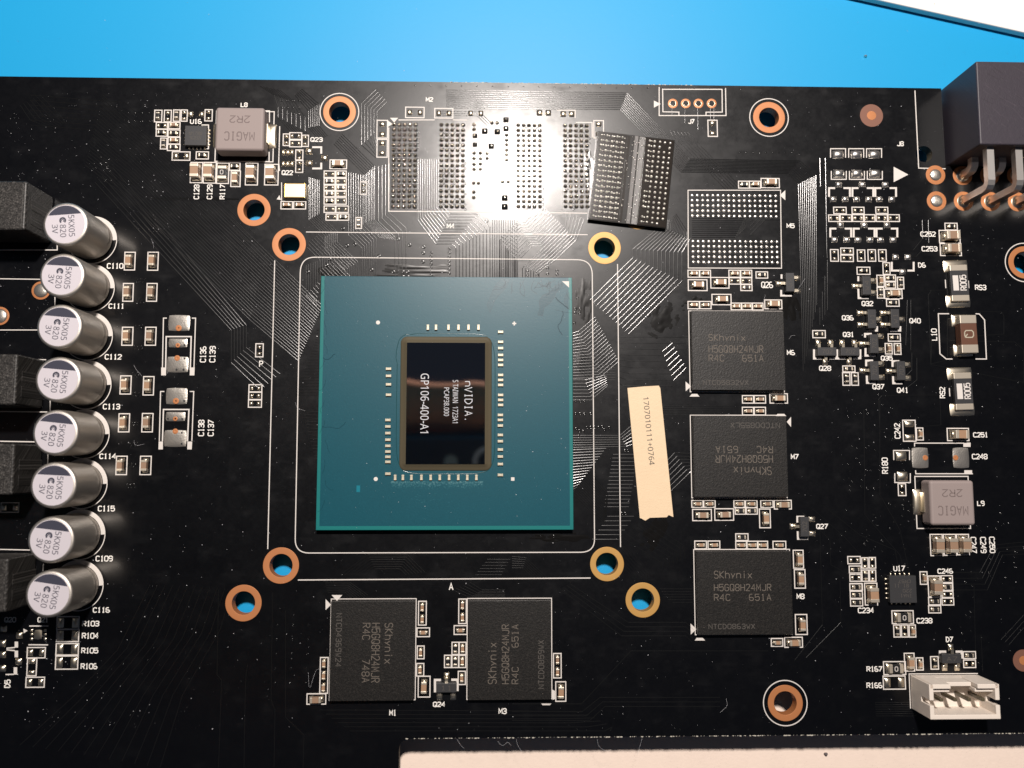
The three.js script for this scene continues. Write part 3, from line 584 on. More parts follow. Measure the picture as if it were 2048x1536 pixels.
for (const dy of [0, 324]) {
  const S = dy ? 10 : 0;
  for (const [x, y] of [[565, 1078], [753, 1078], [937, 1078], [520, 1195], [617, 1195], [708, 1195], [805, 1195], [890, 1195], [990, 1195]]) { const [a, b] = Q(x + S * (y < 1100 ? 1.5 : 1), y + dy); bare(a, b, 1.05, 0.92, 0.36, 0, M.ball); }
  for (const [x0, x1] of [[488, 655], [675, 842], [858, 1024]]) { line(0.3, x0 + S + 48, 1105 + dy, x0 + S, 1105 + dy, x0 + S, 1175 + dy); line(0.3, x1 + S - 52, 1105 + dy, x1 + S, 1105 + dy, x1 + S, 1175 + dy); }
}
many('B', [525, 1258, 625, 1310, 672, 1258, 768, 1310, 862, 1258, 958, 1308, 485, 1320, 570, 1372, 578, 1318, 668, 1372, 676, 1318, 764, 1372, 770, 1318, 855, 1372, 865, 1318, 955, 1372, 960, 1318, 1050, 1372]);
line(0.13, 1175, 325, 1205, 945, 1420, 950);
through(1536 + 1340 / 4, 350, 20, 12, true); through(1536 + 1348 / 4, 402, 20, 12.5, true);
at(0, 440);
many('C', [997, 258, 1080, 400, 1182, 258, 1265, 402, 985, 508, 1065, 650, 1175, 508, 1255, 650, 977, 858, 1062, 1002, 1163, 858, 1247, 1002, 963, 1247, 1048, 1392, 1147, 1253, 1230, 1400], { size: 6 });
name_('C110', 855, 345, 988, 390); name_('C111', 868, 668, 998, 710); name_('C112', 838, 1073, 975, 1117); name_('C113', 823, 1470, 962, 1516); name_('C136', 1600, 1010, 1650, 1140, 90); name_('C139', 1675, 1008, 1725, 1140, 90);
line(0.13, 0, 240, 458, 240, 458, 180); line(0.12, 0, 470, 340, 475); line(0.12, 440, 600, 440, 715); line(0.12, 0, 880, 330, 880); line(0.12, 285, 1116, 370, 1118); line(0.12, 402, 1430, 402, 1530);
const bigPad = (x0, y0, x1, y1, ...vias) => { const r = rect(x0, y0, x1, y1), mb = new MB(); mb.pillow(0, 0, r.w, r.h, 0.004, 0.12, 0, 0.3, 10); const o = put('solder_pad', mb.geo(), M.tinned, board, r.x, r.y); for (let i = 0; i < vias.length; i += 3) { const [a, b] = Q(vias[i], vias[i + 1]), c = new MB(); c.radial(a - r.x, b - r.y, [[vias[i + 2], 0.12], [vias[i + 2], 0.15], [0.12, 0.155], [0.1, 0.13], [0.001, 0.13]], 14); c.build('via', vias[i + 2] > 0.3 ? M.copper : M.black, o); } };
bigPad(1348, 760, 1520, 888, 1432, 865, 0.45, 1430, 862, 0.12); bigPad(1350, 948, 1500, 1020, 1425, 1003, 0.34, 1478, 1000, 0.14, 1422, 1003, 0.13); bigPad(1335, 1092, 1508, 1220, 1420, 1105, 0.42, 1415, 1197, 0.16, 1470, 1197, 0.16, 1478, 1108, 0.13); bigPad(1328, 1343, 1500, 1475, 1410, 1448, 0.45, 1410, 1450, 0.14, 1475, 1447, 0.14);
line(0.13, 1335, 785, 1308, 785, 1300, 1180); line(0.13, 1535, 785, 1565, 785, 1552, 1180); line(0.2, 1325, 1200, 1330, 933, 1530, 933, 1522, 1200); fill(1290, 1180, 1330, 1180, 1328, 1243, 1290, 1243); fill(1520, 1180, 1558, 1180, 1555, 1243, 1518, 1243);
line(0.13, 1315, 1372, 1285, 1372, 1275, 1770); line(0.13, 1518, 1372, 1550, 1372, 1535, 1770); line(0.2, 1300, 1770, 1308, 1516, 1512, 1516, 1500, 1770); fill(1270, 1772, 1305, 1772, 1303, 1835, 1268, 1835); fill(1500, 1772, 1538, 1772, 1534, 1835, 1498, 1835);
many('B', [1992, 1318, 2095, 1375, 1990, 1378, 2094, 1436, 1988, 1440, 2092, 1498]); spot('B', 2046, 990, 2105, 1095);
at(512, 440); name_('P', 25, 1125, 58, 1178);
at(1024, 440);
many('C', [1408, 402, 1498, 458, 1502, 402, 1588, 458, 1735, 402, 1825, 458, 1830, 402, 1918, 458, 1408, 652, 1498, 710, 1502, 652, 1592, 710, 1752, 665, 1834, 718, 1838, 665, 1920, 718, 1924, 665, 2008, 720, 1843, 1405, 1932, 1465, 1938, 1405, 2028, 1465]);
many('C', [1410, 478, 1560, 565, 1590, 460, 1735, 545, 1600, 595, 1752, 678, 2022, 640, 2158, 710, 2063, 1390, 2203, 1465], { size: 6 });
many('B', [1738, 462, 1825, 513, 1830, 462, 1918, 513]); many('R', [1830, 517, 1920, 565, 1952, 415, 2045, 465]);
at(1536, 440);
name_('Q26', -55, 493, 40, 545); name_('M5', 148, 28, 213, 66); name_('M6', 150, 1040, 215, 1082); name_('D6', 1200, 340, 1262, 382); name_('Q32', 748, 648, 842, 690); name_('Q36', 590, 762, 685, 804); name_('Q40', 1130, 785, 1222, 828); name_('Q31', 598, 896, 690, 937); name_('Q35', 902, 1085, 997, 1126); name_('Q37', 835, 1312, 930, 1356); name_('Q41', 1030, 1340, 1125, 1384); name_('Q28', 408, 1165, 505, 1208); name_('C253', 1228, 210, 1356, 252); name_('RS3', 1655, 518, 1746, 562); name_('L10', 1305, 868, 1352, 965, 90); name_('RS2', 1372, 1335, 1418, 1426, 90);
sot('W4', [150, 435, 205, 560], [95, 510, 225, 465, 225, 570], 'transistor standing right of the caption Q26, smeared with flux'); line(0.3, 105, 560, 105, 605, 190, 605); line(0.3, 108, 435, 108, 470);
sot('W4', [760, 445, 820, 602], [703, 530, 838, 485, 840, 582]); line(0.3, 722, 550, 725, 625, 805, 625); line(0.3, 722, 450, 722, 490);
sot('W1', [800, 712, 865, 870], [752, 745, 757, 838, 890, 795]); line(0.3, 790, 885, 872, 885, 872, 850);
sot('W1', [985, 710, 1050, 866], [940, 745, 945, 838, 1072, 795]); line(0.3, 978, 885, 1058, 885, 1058, 850);
sot('702', [592, 1015, 722, 1090], [592, 988, 692, 988, 648, 1115]); sot('702', [405, 1015, 540, 1090], [400, 990, 500, 990, 455, 1118]);
line(0.32, 368, 1035, 368, 1108, 430, 1108); line(0.32, 490, 1108, 620, 1108); line(0.32, 552, 1035, 552, 1105); line(0.32, 680, 1106, 738, 1106, 738, 1035);
sot('702', [820, 910, 880, 1070], [770, 990, 893, 930, 898, 1038]); line(0.32, 830, 912, 776, 912, 776, 940); line(0.32, 780, 1025, 780, 1085, 860, 1085);
sot('702', [820, 1125, 885, 1285], [775, 1205, 900, 1150, 905, 1258]); line(0.32, 840, 1125, 785, 1125, 785, 1170); line(0.32, 790, 1245, 792, 1303, 860, 1303);
sot('702', [1035, 1125, 1095, 1285], [985, 1210, 1108, 1158, 1115, 1265]); line(0.32, 1050, 1130, 996, 1130, 996, 1175); line(0.32, 1000, 1250, 1002, 1306, 1075, 1306);
for (const [x, y] of [[1020, 297], [1118, 297], [1075, 415]]) { const [a, b] = Q(x, y); bare(a, b, 1.02, 0.92, 0.32, 0, M.ball); }
line(0.3, 990, 335, 990, 405, 1050, 405); line(0.3, 1165, 335, 1165, 405, 1115, 405);
many('B', [500, 237, 562, 330, 582, 225, 682, 275, 582, 281, 682, 332, 715, 240, 775, 330, 800, 238, 860, 330, 885, 238, 945, 330, 920, 342, 975, 435]);
many('R', [712, 378, 815, 435, 935, 440, 1020, 490, 1035, 458, 1085, 550, 940, 496, 1020, 545, 874, 540, 926, 625, 948, 635, 1048, 690, 358, 885, 458, 942, 962, 912, 1058, 970, 598, 1168, 695, 1215, 598, 1222, 655, 1322, 668, 1222, 722, 1322, 1416, 26, 1513, 80]);
many('C', [872, 442, 928, 532, 938, 988, 992, 1072, 1010, 988, 1062, 1075]); spot('C', 932, 555, 1072, 628, { size: 6 });
many('C', [1370, 84, 1535, 184, 1378, 190, 1545, 285], { size: 8 });
// long current-sense resistors
function shunt(x0, y0, x1, y1, label) {
  const r = rect(x0, y0, x1, y1), o = group('shunt_resistor', board, r.x, r.y, 0, 0.03, label), W = 2.75, L = 5.7;
  put('body', rbox(W, L - 1.6, 0.62, 0.05, 1), M.smallMould, o, 0.05, 0, 0.1);
  for (const s of [-1, 1]) { put('terminal', rbox(W + 0.02, 1.0, 0.68, 0.12, 3), M.tin, o, 0.05, s * (L / 2 - 0.5), 0.06); const mb = new MB(); mb.pillow(0, s * (r.h / 2 - 0.95), r.w, 1.95, 0.005, 0.26, 0, 0.2, 8); mb.build('solder_pad', M.solder, o); }
  const w = new MB(); w.box(-0.55, 0, 0.718, 0.726, 0.86, 2.35); w.build('white_bar', M.silk, o);
  const t = new MB(); strokes(t, 'R005', 0.62, 0.02, 2.3, 0.9, R90, 0.16, 0.719, 0.726, 0.35); t.build('marking', M.silk, o);
}
shunt(1412, 322, 1608, 700, 'flat shunt resistor with a white bar and R005, upper one at the right edge');
shunt(1442, 1180, 1642, 1566, 'flat shunt resistor with a white bar and R005, below the brown fuse');
line(0.13, 1418, 478, 1422, 545); line(0.13, 1602, 485, 1606, 545); line(0.13, 1450, 1345, 1454, 1410);
line(0.14, 1448, 750, 1362, 750, 1375, 1070, 1425, 1112, 1475, 1112); line(0.14, 1660, 750, 1690, 752, 1732, 800, 1747, 1112, 1660, 1112);
{
  const [x, y] = P(1926.5, 671), o = group('chip_fuse', board, x, y, 0, 0.02, 'brown chip fuse with a pale Q between two beige ends');
  put('body', rbox(2.5, 5.7, 1.5, 0.06, 2), M.fuse, o, 0, 0, 0.08);
  for (const s of [-1, 1]) { put('terminal', rbox(2.56, 1.3, 1.56, 0.1, 3), M.tin, o, 0, s * 2.25, 0.06); const mb = new MB(); mb.pillow(-0.2, s * 2.3, 3.1, 1.9, 0.005, 0.35, 0, 0, 8); mb.build('solder_pad', M.solder, o); }
  const t = new MB(); strokes(t, 'Q', 0, 0, 1.05, 1.35, -R90, 0.17, 1.581, 1.59); t.build('marking', M.capBeige, o);
}
at(1536, 800);
name_('C251', 1640, 258, 1762, 300); name_('C242', 1010, 185, 1058, 310, 90); name_('C248', 1630, 430, 1756, 475); name_('R180', 910, 460, 960, 590, 90); name_('L9', 1672, 805, 1732, 848); name_('C247', 1620, 1095, 1668, 1225, -90); name_('C249', 1698, 1095, 1746, 1225, -90); name_('C250', 1770, 1093, 1816, 1225, -90); name_('U17', 1002, 1325, 1096, 1370); name_('Q27', 385, 990, 480, 1033); name_('M7', 182, 432, 245, 476); name_('C246', 1355, 1348, 1480, 1390);
spot('B', 1080, 162, 1180, 330, { size: 8 }); spot('C', 1188, 224, 1240, 320); spot('C', 1434, 227, 1605, 325, { size: 8 });
bigPad(1150, 380, 1283, 545, 1255, 462, 0.4); bigPad(1478, 380, 1608, 545, 1498, 462, 0.4);
line(0.13, 1172, 372, 1172, 345, 1620, 345); fill(1562, 345, 1620, 345, 1620, 375, 1562, 375); line(0.13, 1180, 562, 1182, 590, 1638, 590); fill(1570, 562, 1632, 562, 1632, 592, 1570, 592);
{ const [a, b] = Q(1064, 450), [c, d] = Q(1074, 610); bare(a, b, 1.65, 1.4, 0.32); bare(c, d, 1.65, 1.4, 0.32); line(0.13, 1006, 480, 1004, 404, 1132, 404, 1132, 480); line(0.13, 1014, 586, 1014, 660, 1138, 660, 1138, 586); }
many('B', [1042, 670, 1102, 765, 638, 1252, 738, 1310, 655, 1395, 744, 1450, 750, 1262, 800, 1345, 810, 1260, 860, 1345, 812, 1360, 862, 1450, 1385, 1405, 1475, 1460]);
many('R', [650, 1328, 744, 1384, 752, 1360, 804, 1450, 655, 1470, 755, 1522, 1388, 1465, 1475, 1520]);
spot('C', 1217, 1374, 1273, 1474);
many('C', [1299, 1075, 1396, 1245, 1406, 1075, 1503, 1242, 1511, 1075, 1607, 1238, 775, 1465, 873, 1640, 1282, 1408, 1378, 1574], { size: 8 });
sot('702', [262, 935, 325, 1095], [225, 1010, 345, 955, 352, 1070]); line(0.32, 290, 935, 235, 935, 235, 980); line(0.32, 238, 1050, 240, 1110, 320, 1110);
many('C', [203, 1202, 282, 1345, 212, 1357, 297, 1505, 50, 802, 186, 872, -68, 872, 18, 1022], { size: 6 }); many('C', [40, 1130, 142, 1190, -58, 803, 40, 858]);
at(1024, 800);
many('C', [1843, 58, 1932, 120, 1938, 58, 2028, 120, 1438, 803, 1528, 858, 1534, 803, 1625, 858, 1775, 803, 1862, 858, 1868, 803, 1960, 858, 1462, 1128, 1555, 1190, 1568, 1128, 1662, 1190, 1790, 1130, 1876, 1190, 1880, 1130, 1964, 1190, 1968, 1130, 2045, 1190]);
many('C', [1445, 875, 1595, 965, 1622, 870, 1772, 962], { size: 6 }); many('R', [1785, 862, 1868, 913, 1874, 862, 1962, 913, 1790, 1070, 1888, 1124]);
at(1536, 1152);
name_('M8', 228, 140, 292, 186); name_('C234', 718, 252, 848, 298); name_('C238', 1187, 335, 1315, 380); name_('D7', 1422, 485, 1480, 530); name_('R167', 787, 722, 915, 766); name_('R166', 787, 852, 915, 898);
spot('C', 220, 308, 312, 468, { size: 6 }); spot('C', 28 - 2, 500, 118, 562); spot('C', 133, 490, 275, 570, { size: 6 });
many('R', [655, 60, 752, 115, 658, 122, 755, 178, 660, 184, 757, 240, 1390, 60, 1478, 115, 1285, 172, 1380, 230, 1285, 238, 1382, 295, 1006, 392, 1058, 488, 1562, 605, 1660, 660, 1302, 645, 1362, 745]);
many('B', [1392, 122, 1480, 172, 1392, 177, 1485, 232, 1068, 392, 1120, 488, 1565, 672, 1660, 732]); many('C', [1130, 392, 1180, 488, 1185, 655, 1240, 752]); spot('C', 1092, 618, 1170, 760, { size: 6 });
spot('R', 992, 278, 1162, 380, { size: 8, text: '0' }); spot('R', 925, 685, 1100, 788, { size: 8, text: '0' }); spot('B', 922, 800, 1098, 905, { size: 8 });
sot('A7', [1390, 625, 1550, 700], [1462, 592, 1412, 718, 1512, 718]); line(0.32, 1375, 660, 1375, 605, 1425, 605); line(0.32, 1500, 605, 1548, 605, 1550, 660);
at(512, 1152);
name_('M1', 1065, 1070, 1126, 1118); name_('M3', 1940, 1057, 2006, 1105); name_('A', 1542, 55, 1580, 115); name_('Q24', 1415, 1005, 1515, 1048);
const pair = (x0, y0, x1, y1, n) => { const r = rect(x0, y0, x1, y1); frame(r); for (let i = 0; i < n; i++) smd('C', 4, r.x, r.y + r.h / 2 - (i + 0.5) * r.h / n, R90); };
pair(513, 652, 575, 938, 3); pair(1300, 202, 1362, 392, 2); pair(1622, 184, 1682, 380, 2);
many('C', [1288, 415, 1388, 485, 1290, 560, 1345, 662, 1285, 700, 1342, 800, 1585, 397, 1688, 467, 1626, 530, 1680, 628, 1624, 634, 1678, 732, 1618, 762, 1675, 868]); many('C', [408, 942, 558, 1025, 1298, 802, 1392, 968], { size: 6 }); many('R', [1568, 530, 1622, 628, 1508, 634, 1562, 732, 1568, 634, 1620, 732]);
sot('11', [1440, 855, 1608, 935], [1525, 815, 1468, 955, 1578, 955]); line(0.34, 1480, 832, 1432, 832, 1432, 930); line(0.34, 1562, 830, 1612, 830, 1612, 920);
at(1024, 1152); pair(332, 620, 393, 815, 2); spot('C', 350, 846, 430, 1002, { size: 6 });
at(0, 1152);
name_('R103', 657, 358, 795, 404); name_('R104', 655, 454, 790, 502); name_('R105', 650, 573, 787, 620); name_('R106', 645, 698, 780, 746); name_('Q20', 35, 328, 130, 372); name_('Q21', 300, 328, 390, 372); name_('D5', 35, 828, 85, 895, 90); name_('C116', 743, 250, 880, 294);
many('B', [456, 325, 632, 425, 454, 428, 630, 525, 449, 540, 628, 632, 445, 640, 623, 745], { size: 8 });
many('B', [218, 572, 362, 655, 218, 660, 292, 798, 208, 810, 355, 890], { size: 6 });
line(0.14, 235, 400, 388, 400); line(0.14, 228, 550, 385, 551);
for (const x of [253, 362]) for (const y of [435, 468, 505]) { const [a, b] = Q(x, y); bare(a, b, 0.42, 0.4, 0.12); }
{ const [a, b] = Q(305, 468); bare(a, b, 1.1, 1.3, 0.1); }
for (const [x, y] of [[155, 475], [22, 540], [150, 685], [22, 630], [22, 740], [30, 420]]) { const [a, b] = Q(x, y); bare(a, b, 0.95, 0.95, 0.3); }
fill(118, 525, 145, 525, 145, 572, 118, 572); fill(118, 597, 145, 597, 145, 650, 118, 650); fill(110, 730, 138, 730, 138, 788, 110, 788); line(0.14, 52, 578, 120, 572); line(0.14, 52, 590, 120, 597); line(0.14, 45, 788, 112, 786);
at(0, 800); name_('C114', 795, 428, 930, 472); name_('C115', 783, 845, 920, 892); name_('C109', 765, 1245, 903, 1292); name_('C138', 1585, 158, 1635, 290, 90); name_('C137', 1662, 158, 1712, 290, 90);
many('C', [950, 110, 1035, 255, 1137, 108, 1222, 255, 930, 450, 1015, 597, 1122, 450, 1208, 597], { size: 6 }); spot('B', 8, 822, 150, 898, { size: 6 });
bigPad(1327, 95, 1483, 170, 1405, 150, 0.34, 1345, 150, 0.13, 1405, 150, 0.13, 1460, 150, 0.13); bigPad(1312, 240, 1493, 375, 1405, 250, 0.4, 1400, 262, 0.13, 1457, 262, 0.13, 1455, 350, 0.14);
line(0.12, 0, 92, 380, 96); line(0.14, 0, 330, 290, 335); line(0.12, 385, 430, 382, 520); line(0.12, 0, 1195, 240, 1200); line(0.12, 348, 1310, 345, 1370);

// ================================================================ chips and chokes
function flatChip(name, x0, y0, x1, y1, h, label, texts, turn) {
  const r = rect(x0, y0, x1, y1, h), o = group(name, board, r.x, r.y, 0, 0, label);
  put('package', rbox(r.w, r.h, h - 0.05, 0.05, 2), M.smallMould, o, 0, 0, 0.05);
  for (let i = 0; i < 5; i++) for (const [a, b] of [[1, 0], [-1, 0], [0, 1], [0, -1]]) { const t = (i / 4 - 0.5) * r.w * 0.7, mb = new MB(); mb.pillow(a ? a * (r.w / 2 + 0.1) : t, a ? t : b * (r.h / 2 + 0.1), a ? 0.5 : 0.26, a ? 0.26 : 0.5, 0.005, 0.16); mb.build('contact', M.solder, o); }
  for (const [t, a, b, c, d] of texts) { const q = rect(a, b, c, d, h), mb = new MB(); strokes(mb, t, q.x - r.x, q.y - r.y, q.w, q.h, turn, 0.06, h - 0.0005, h + 0.005); mb.build('marking', M.laserDim, o); }
}
at(0, 100); flatChip('controller_chip', 1478, 605, 1650, 762, 0.85, 'small square controller chip below the caption U16', [['UP1728Q', 1515, 655, 1615, 680], ['5G2EG5', 1520, 690, 1605, 715]], 0);
at(1536, 1152); flatChip('controller_chip', 975, -2, 1188, 215, 0.9, 'small square controller chip below the caption U17', [['CR57', 1045, 30, 1140, 55], ['81 11', 1010, 65, 1125, 90], ['220', 1080, 105, 1150, 130], ['INA1', 1060, 145, 1150, 170]], Math.PI);
function choke(name, cx, cy, w, l, h, m, r, label) {
  const o = group(name, board, cx, cy, 0, 0, label);
  put('core', rbox(w, l, h - 0.1, r, 4), m, o, 0, 0, 0.1);
  return o;
}
for (const [x0, y0, x1, y1, flip, side, label] of [[430, 214, 528, 301, true, 1, 'grey moulded choke lettered 2R2, at the top left by caption L8'], [1861, 961, 1950, 1051, true, -1, 'grey moulded choke lettered 2R2, at the right by caption L9']]) {
  at(0, 0); const r = rect(x0 * 4, y0 * 4, x1 * 4, y1 * 4, 2.9), o = choke('choke', r.x, r.y, r.w, r.h, 2.9, M.chokeGrey, 0.45, label);
  for (const s of [-1, 1]) { const mb = new MB(); mb.box(s * (r.w / 2 + 0.05), 0, 0.1, 1.3, 0.16, 2.9); mb.box(s * (r.w / 2 + 0.1), 0, 0.05, 0.2, 0.9, 2.9); mb.pillow(s * (r.w / 2 + 0.45), 0, 1.5, 3.9, 0.005, 0.36, 0, 0, 8); mb.build('terminal', M.solder, o); }
  const z = 2.903, t1 = new MB(), t2 = new MB(); strokes(t1, '2R2', 0, r.h * 0.22 * -1 * -1, 2.9, 1.0, Math.PI, 0.16, z - 0.004, z + 0.003); strokes(t2, 'MAGIC', 0, -r.h * 0.17, 4.4, 1.25, Math.PI, 0.17, z - 0.004, z + 0.003);
  t1.build('marking', M.chokeInk, o); t2.build('marking', M.chokeInk, o);
  frame({ x: r.x - side * 0.05, y: r.y - 0.05, w: r.w + 1.5, h: r.h + 1.2 }, 0.16);
}
{
  const hs = 7.4;
  for (const [px, y0, y1, label] of [[52, 362, 460, 'tall dark choke in the upper left corner beside the topmost can capacitor'], [33, 708, 810, 'tall dark choke at the left edge beside the fourth can capacitor'], [27, 887, 990, 'tall dark choke at the left edge beside the sixth can capacitor'], [14, 1117, 1225, 'tall dark choke at the left edge beside the lowest can capacitor']]) {
    const a = P(px, y0, hs), b = P(px, y1, hs), w = 11, cx = (a[0] + b[0]) / 2 - w / 2, cy = (a[1] + b[1]) / 2, l = a[1] - b[1];
    const o = choke('choke', cx, cy, w, l, hs, M.choke, 0.32, label);
    const mb = new MB(), q = [[-w / 2 + 0.5, -l / 2 + 0.5], [w / 2 - 0.55, -l / 2 + 0.5], [w / 2 - 0.55, l / 2 - 0.5], [-w / 2 + 0.5, l / 2 - 0.5]]; mb.strip(q, 0.12, hs - 0.02, 0.05, true, true); mb.build('moulded_rim', M.choke, o);
    const g = new MB(); for (const t of [-0.22, 0.08]) g.box(w / 2 - 0.02, t * l, 0.1, hs * 0.82, 0.12, 1.5); g.build('lead_strap', M.choke, o);
  }
}
for (const [px, py] of [[82, 581], [0, 632]]) through(px, py, 18, 14, true);
// crystal
{
  at(512, 100); const r = rect(222, 1060, 398, 1188, 0.8), o = group('crystal', board, r.x, r.y, 0, 0, 'small golden rimmed crystal can left of the resistor block');
  put('base', rbox(r.w, r.h, 0.55, 0.12, 2), M.underfill, o, 0, 0, 0.05); put('lid', rbox(r.w - 0.25, r.h - 0.25, 0.3, 0.14, 4), std(0.62, 0.54, 0.47, 0.4, 0.35), o, 0, 0, 0.55);
  const rim = new MB(), a = r.w / 2 - 0.2, b = r.h / 2 - 0.2; rim.strip([[-a, -b], [a, -b], [a, b], [-a, b]], 0.14, 0.82, 0.05, true, true); rim.build('rim', std(0.7, 0.45, 0.12, 0.3, 1), o);
  for (const s of [-1, 1]) { const mb = new MB(); mb.pillow(s * (r.w / 2 - 0.3), 0, 1.1, r.h * 0.9, 0.005, 0.3); mb.build('solder_fillet', M.solder, o); }
}

// ================================================================ can capacitors
const CAN_H = 8.37, CAN_R = 3.15;
const canGeo = (() => {
  const pr = [[0.01, 0.1], [2.85, 0.1], [2.98, 0.2], [3.08, 0.5], [2.9, 0.95], [2.86, 1.1], [2.92, 1.3], [3.12, 1.65], [3.15, 1.85], [3.15, 7.9], [3.12, 8.12], [3.02, 8.27], [2.86, 8.345], [2.7, 8.36]].map(([r, h]) => new THREE.Vector2(r * MM, h * MM));
  const g = new THREE.LatheGeometry(pr, 64); g.rotateX(Math.PI / 2); return g;
})();
const lidGeo = new THREE.CircleGeometry(2.74 * MM, 64);
const segGeo = (() => { const s = new THREE.Shape(), r = 2.66, c = 1.38, a = Math.asin(c / r); s.moveTo(Math.cos(a) * r * MM, c * MM); s.absarc(0, 0, r * MM, a, Math.PI - a, false); s.closePath(); return new THREE.ShapeGeometry(s, 32); })();
const logoGeo = (() => { const mb = new MB(), arc = (r, a0, a1, w) => { const p = []; for (let i = 0; i <= 20; i++) { const t = (a0 + (a1 - a0) * i / 20); p.push([r * Math.cos(t), r * Math.sin(t)]); } mb.strip(p, w, 0, 0.006); }; arc(0.36, 0.7, 5.6, 0.24); arc(0.15, 0.2, 5.2, 0.1); return mb.geo(); })();
[['C110', 185, 480, 5, 'topmost of the row of eight aluminium can capacitors'], ['C111', 180, 576, -3, 'second can capacitor from the top of the row, over caption C111'], ['C112', 176, 672, -5, 'third can capacitor from the top, over caption C112'], ['C113', 173, 769.5, -5, 'fourth can capacitor from the top, over caption C113'], ['C114', 169, 868, -6, 'fifth can capacitor from the top, over caption C114'], ['C115', 164.5, 967.5, -3, 'sixth can capacitor from the top, over caption C115'], ['C109', 160, 1069, -7, 'seventh can capacitor from the top, over caption C109'], ['C116', 156, 1171, -9, 'lowest of the row of eight aluminium can capacitors']].forEach(([n, px, py, tilt, label]) => {
  const [x, y] = P(px, py), o = group('can_capacitor', board, x, y, 0, tilt * Math.PI / 180, label); o.rotation.x = rr(-0.012, 0.012); o.rotation.y = rr(-0.012, 0.012);
  put('can', canGeo, M.aluminium, o);
  const lid = put('lid', lidGeo, M.lid, o, 0, 0, 8.363);
  put('dark_segment', segGeo, M.navy, lid, 0, 0, 0.006);
  print('marking', '5KX05', font.regular, M.navy, lid, 0.88, -0.3, 0.008, 3.1, 0.84, -R90);
  put('marking', logoGeo, M.navy, lid, -0.32, 0.55, 0.003, -R90);
  print('marking', '820', font.regular, M.navy, lid, -0.32, -0.95, 0.008, 1.8, 0.84, -R90);
  print('marking', '3V', font.regular, M.navy, lid, -1.42, -0.6, 0.008, 1.3, 0.8, -R90);
  put('bung', new THREE.CylinderGeometry(2.7 * MM, 2.7 * MM, 0.2 * MM, 32).rotateX(Math.PI / 2), M.rubber, o, 0, 0, 0.1);
  const A = (r, a0, a1) => { const p = []; for (let i = 0; i <= 24; i++) { const t = (a0 + (a1 - a0) * i / 24) * Math.PI / 180; p.push([x + r * Math.cos(t), y + r * Math.sin(t)]); } return p; };
  outline.strip(A(3.32, 0, 180), 0.66, 0.004, 0.022); outline.strip(A(3.6, 180, 360), 0.13, 0.004, 0.022);
});

// ================================================================ connectors
{
  const zt = 8.6, o = group('power_connector', board, 0, 0, 0, 0, 'black power connector block overhanging the upper right notch');
  const a = P(1950, 122, zt), b = P(1962, 289, zt), w = 22, l = a[1] - b[1], x = (a[0] + b[0]) / 2 + w / 2, y = (a[1] + b[1]) / 2;
  put('housing', rbox(w, l, zt + 1.6, 0.24, 4), M.connector, o, x, y, -1.6);
  const sy = y - l / 2;
  for (let i = 0; i < 5; i++) for (const row of [0, 1]) {
    const pad = row ? [1927 + i * 54, 402.5 + i * 0.6] : [1925 + i * 54, 351], [px, py] = P(...pad), zz = row ? 7.0 : 3.0, mb = new MB(), w2 = 1.05;
    through(pad[0], pad[1], 20, 13, false);
    const path = [[sy + 0.2, zz], [py + 0.9, zz], [py + 0.45, zz - 0.15], [py + 0.12, zz - 0.5], [py, zz - 1.0], [py, -0.4]], n = path.length;
    const nr = path.map((q, k) => { const A = path[Math.max(0, k - 1)], B = path[Math.min(n - 1, k + 1)], d = [B[0] - A[0], B[1] - A[1]], m = Math.hypot(...d); return [-d[1] / m, d[0] / m]; });
    const C = path.map((q, k) => [[-1, 1], [1, 1], [1, -1], [-1, -1]].map(([u, v]) => [px + u * w2 / 2, q[0] - v * nr[k][0] * w2 / 2, q[1] - v * nr[k][1] * w2 / 2]));
    for (let k = 0; k + 1 < n; k++) for (let e = 0; e < 4; e++) { const f = (e + 1) % 4; mb.quad(C[k][e], C[k + 1][e], C[k + 1][f], C[k][f]); }
    const pin = mb.build('pin', M.pin, o);
    const s = new MB(); s.radial(px, py, [[1.0, 0.04], [0.85, 0.12], [0.62, 0.4], [0.54, 0.75]], 20); s.build('solder_fillet', M.solder, pin);
  }
}
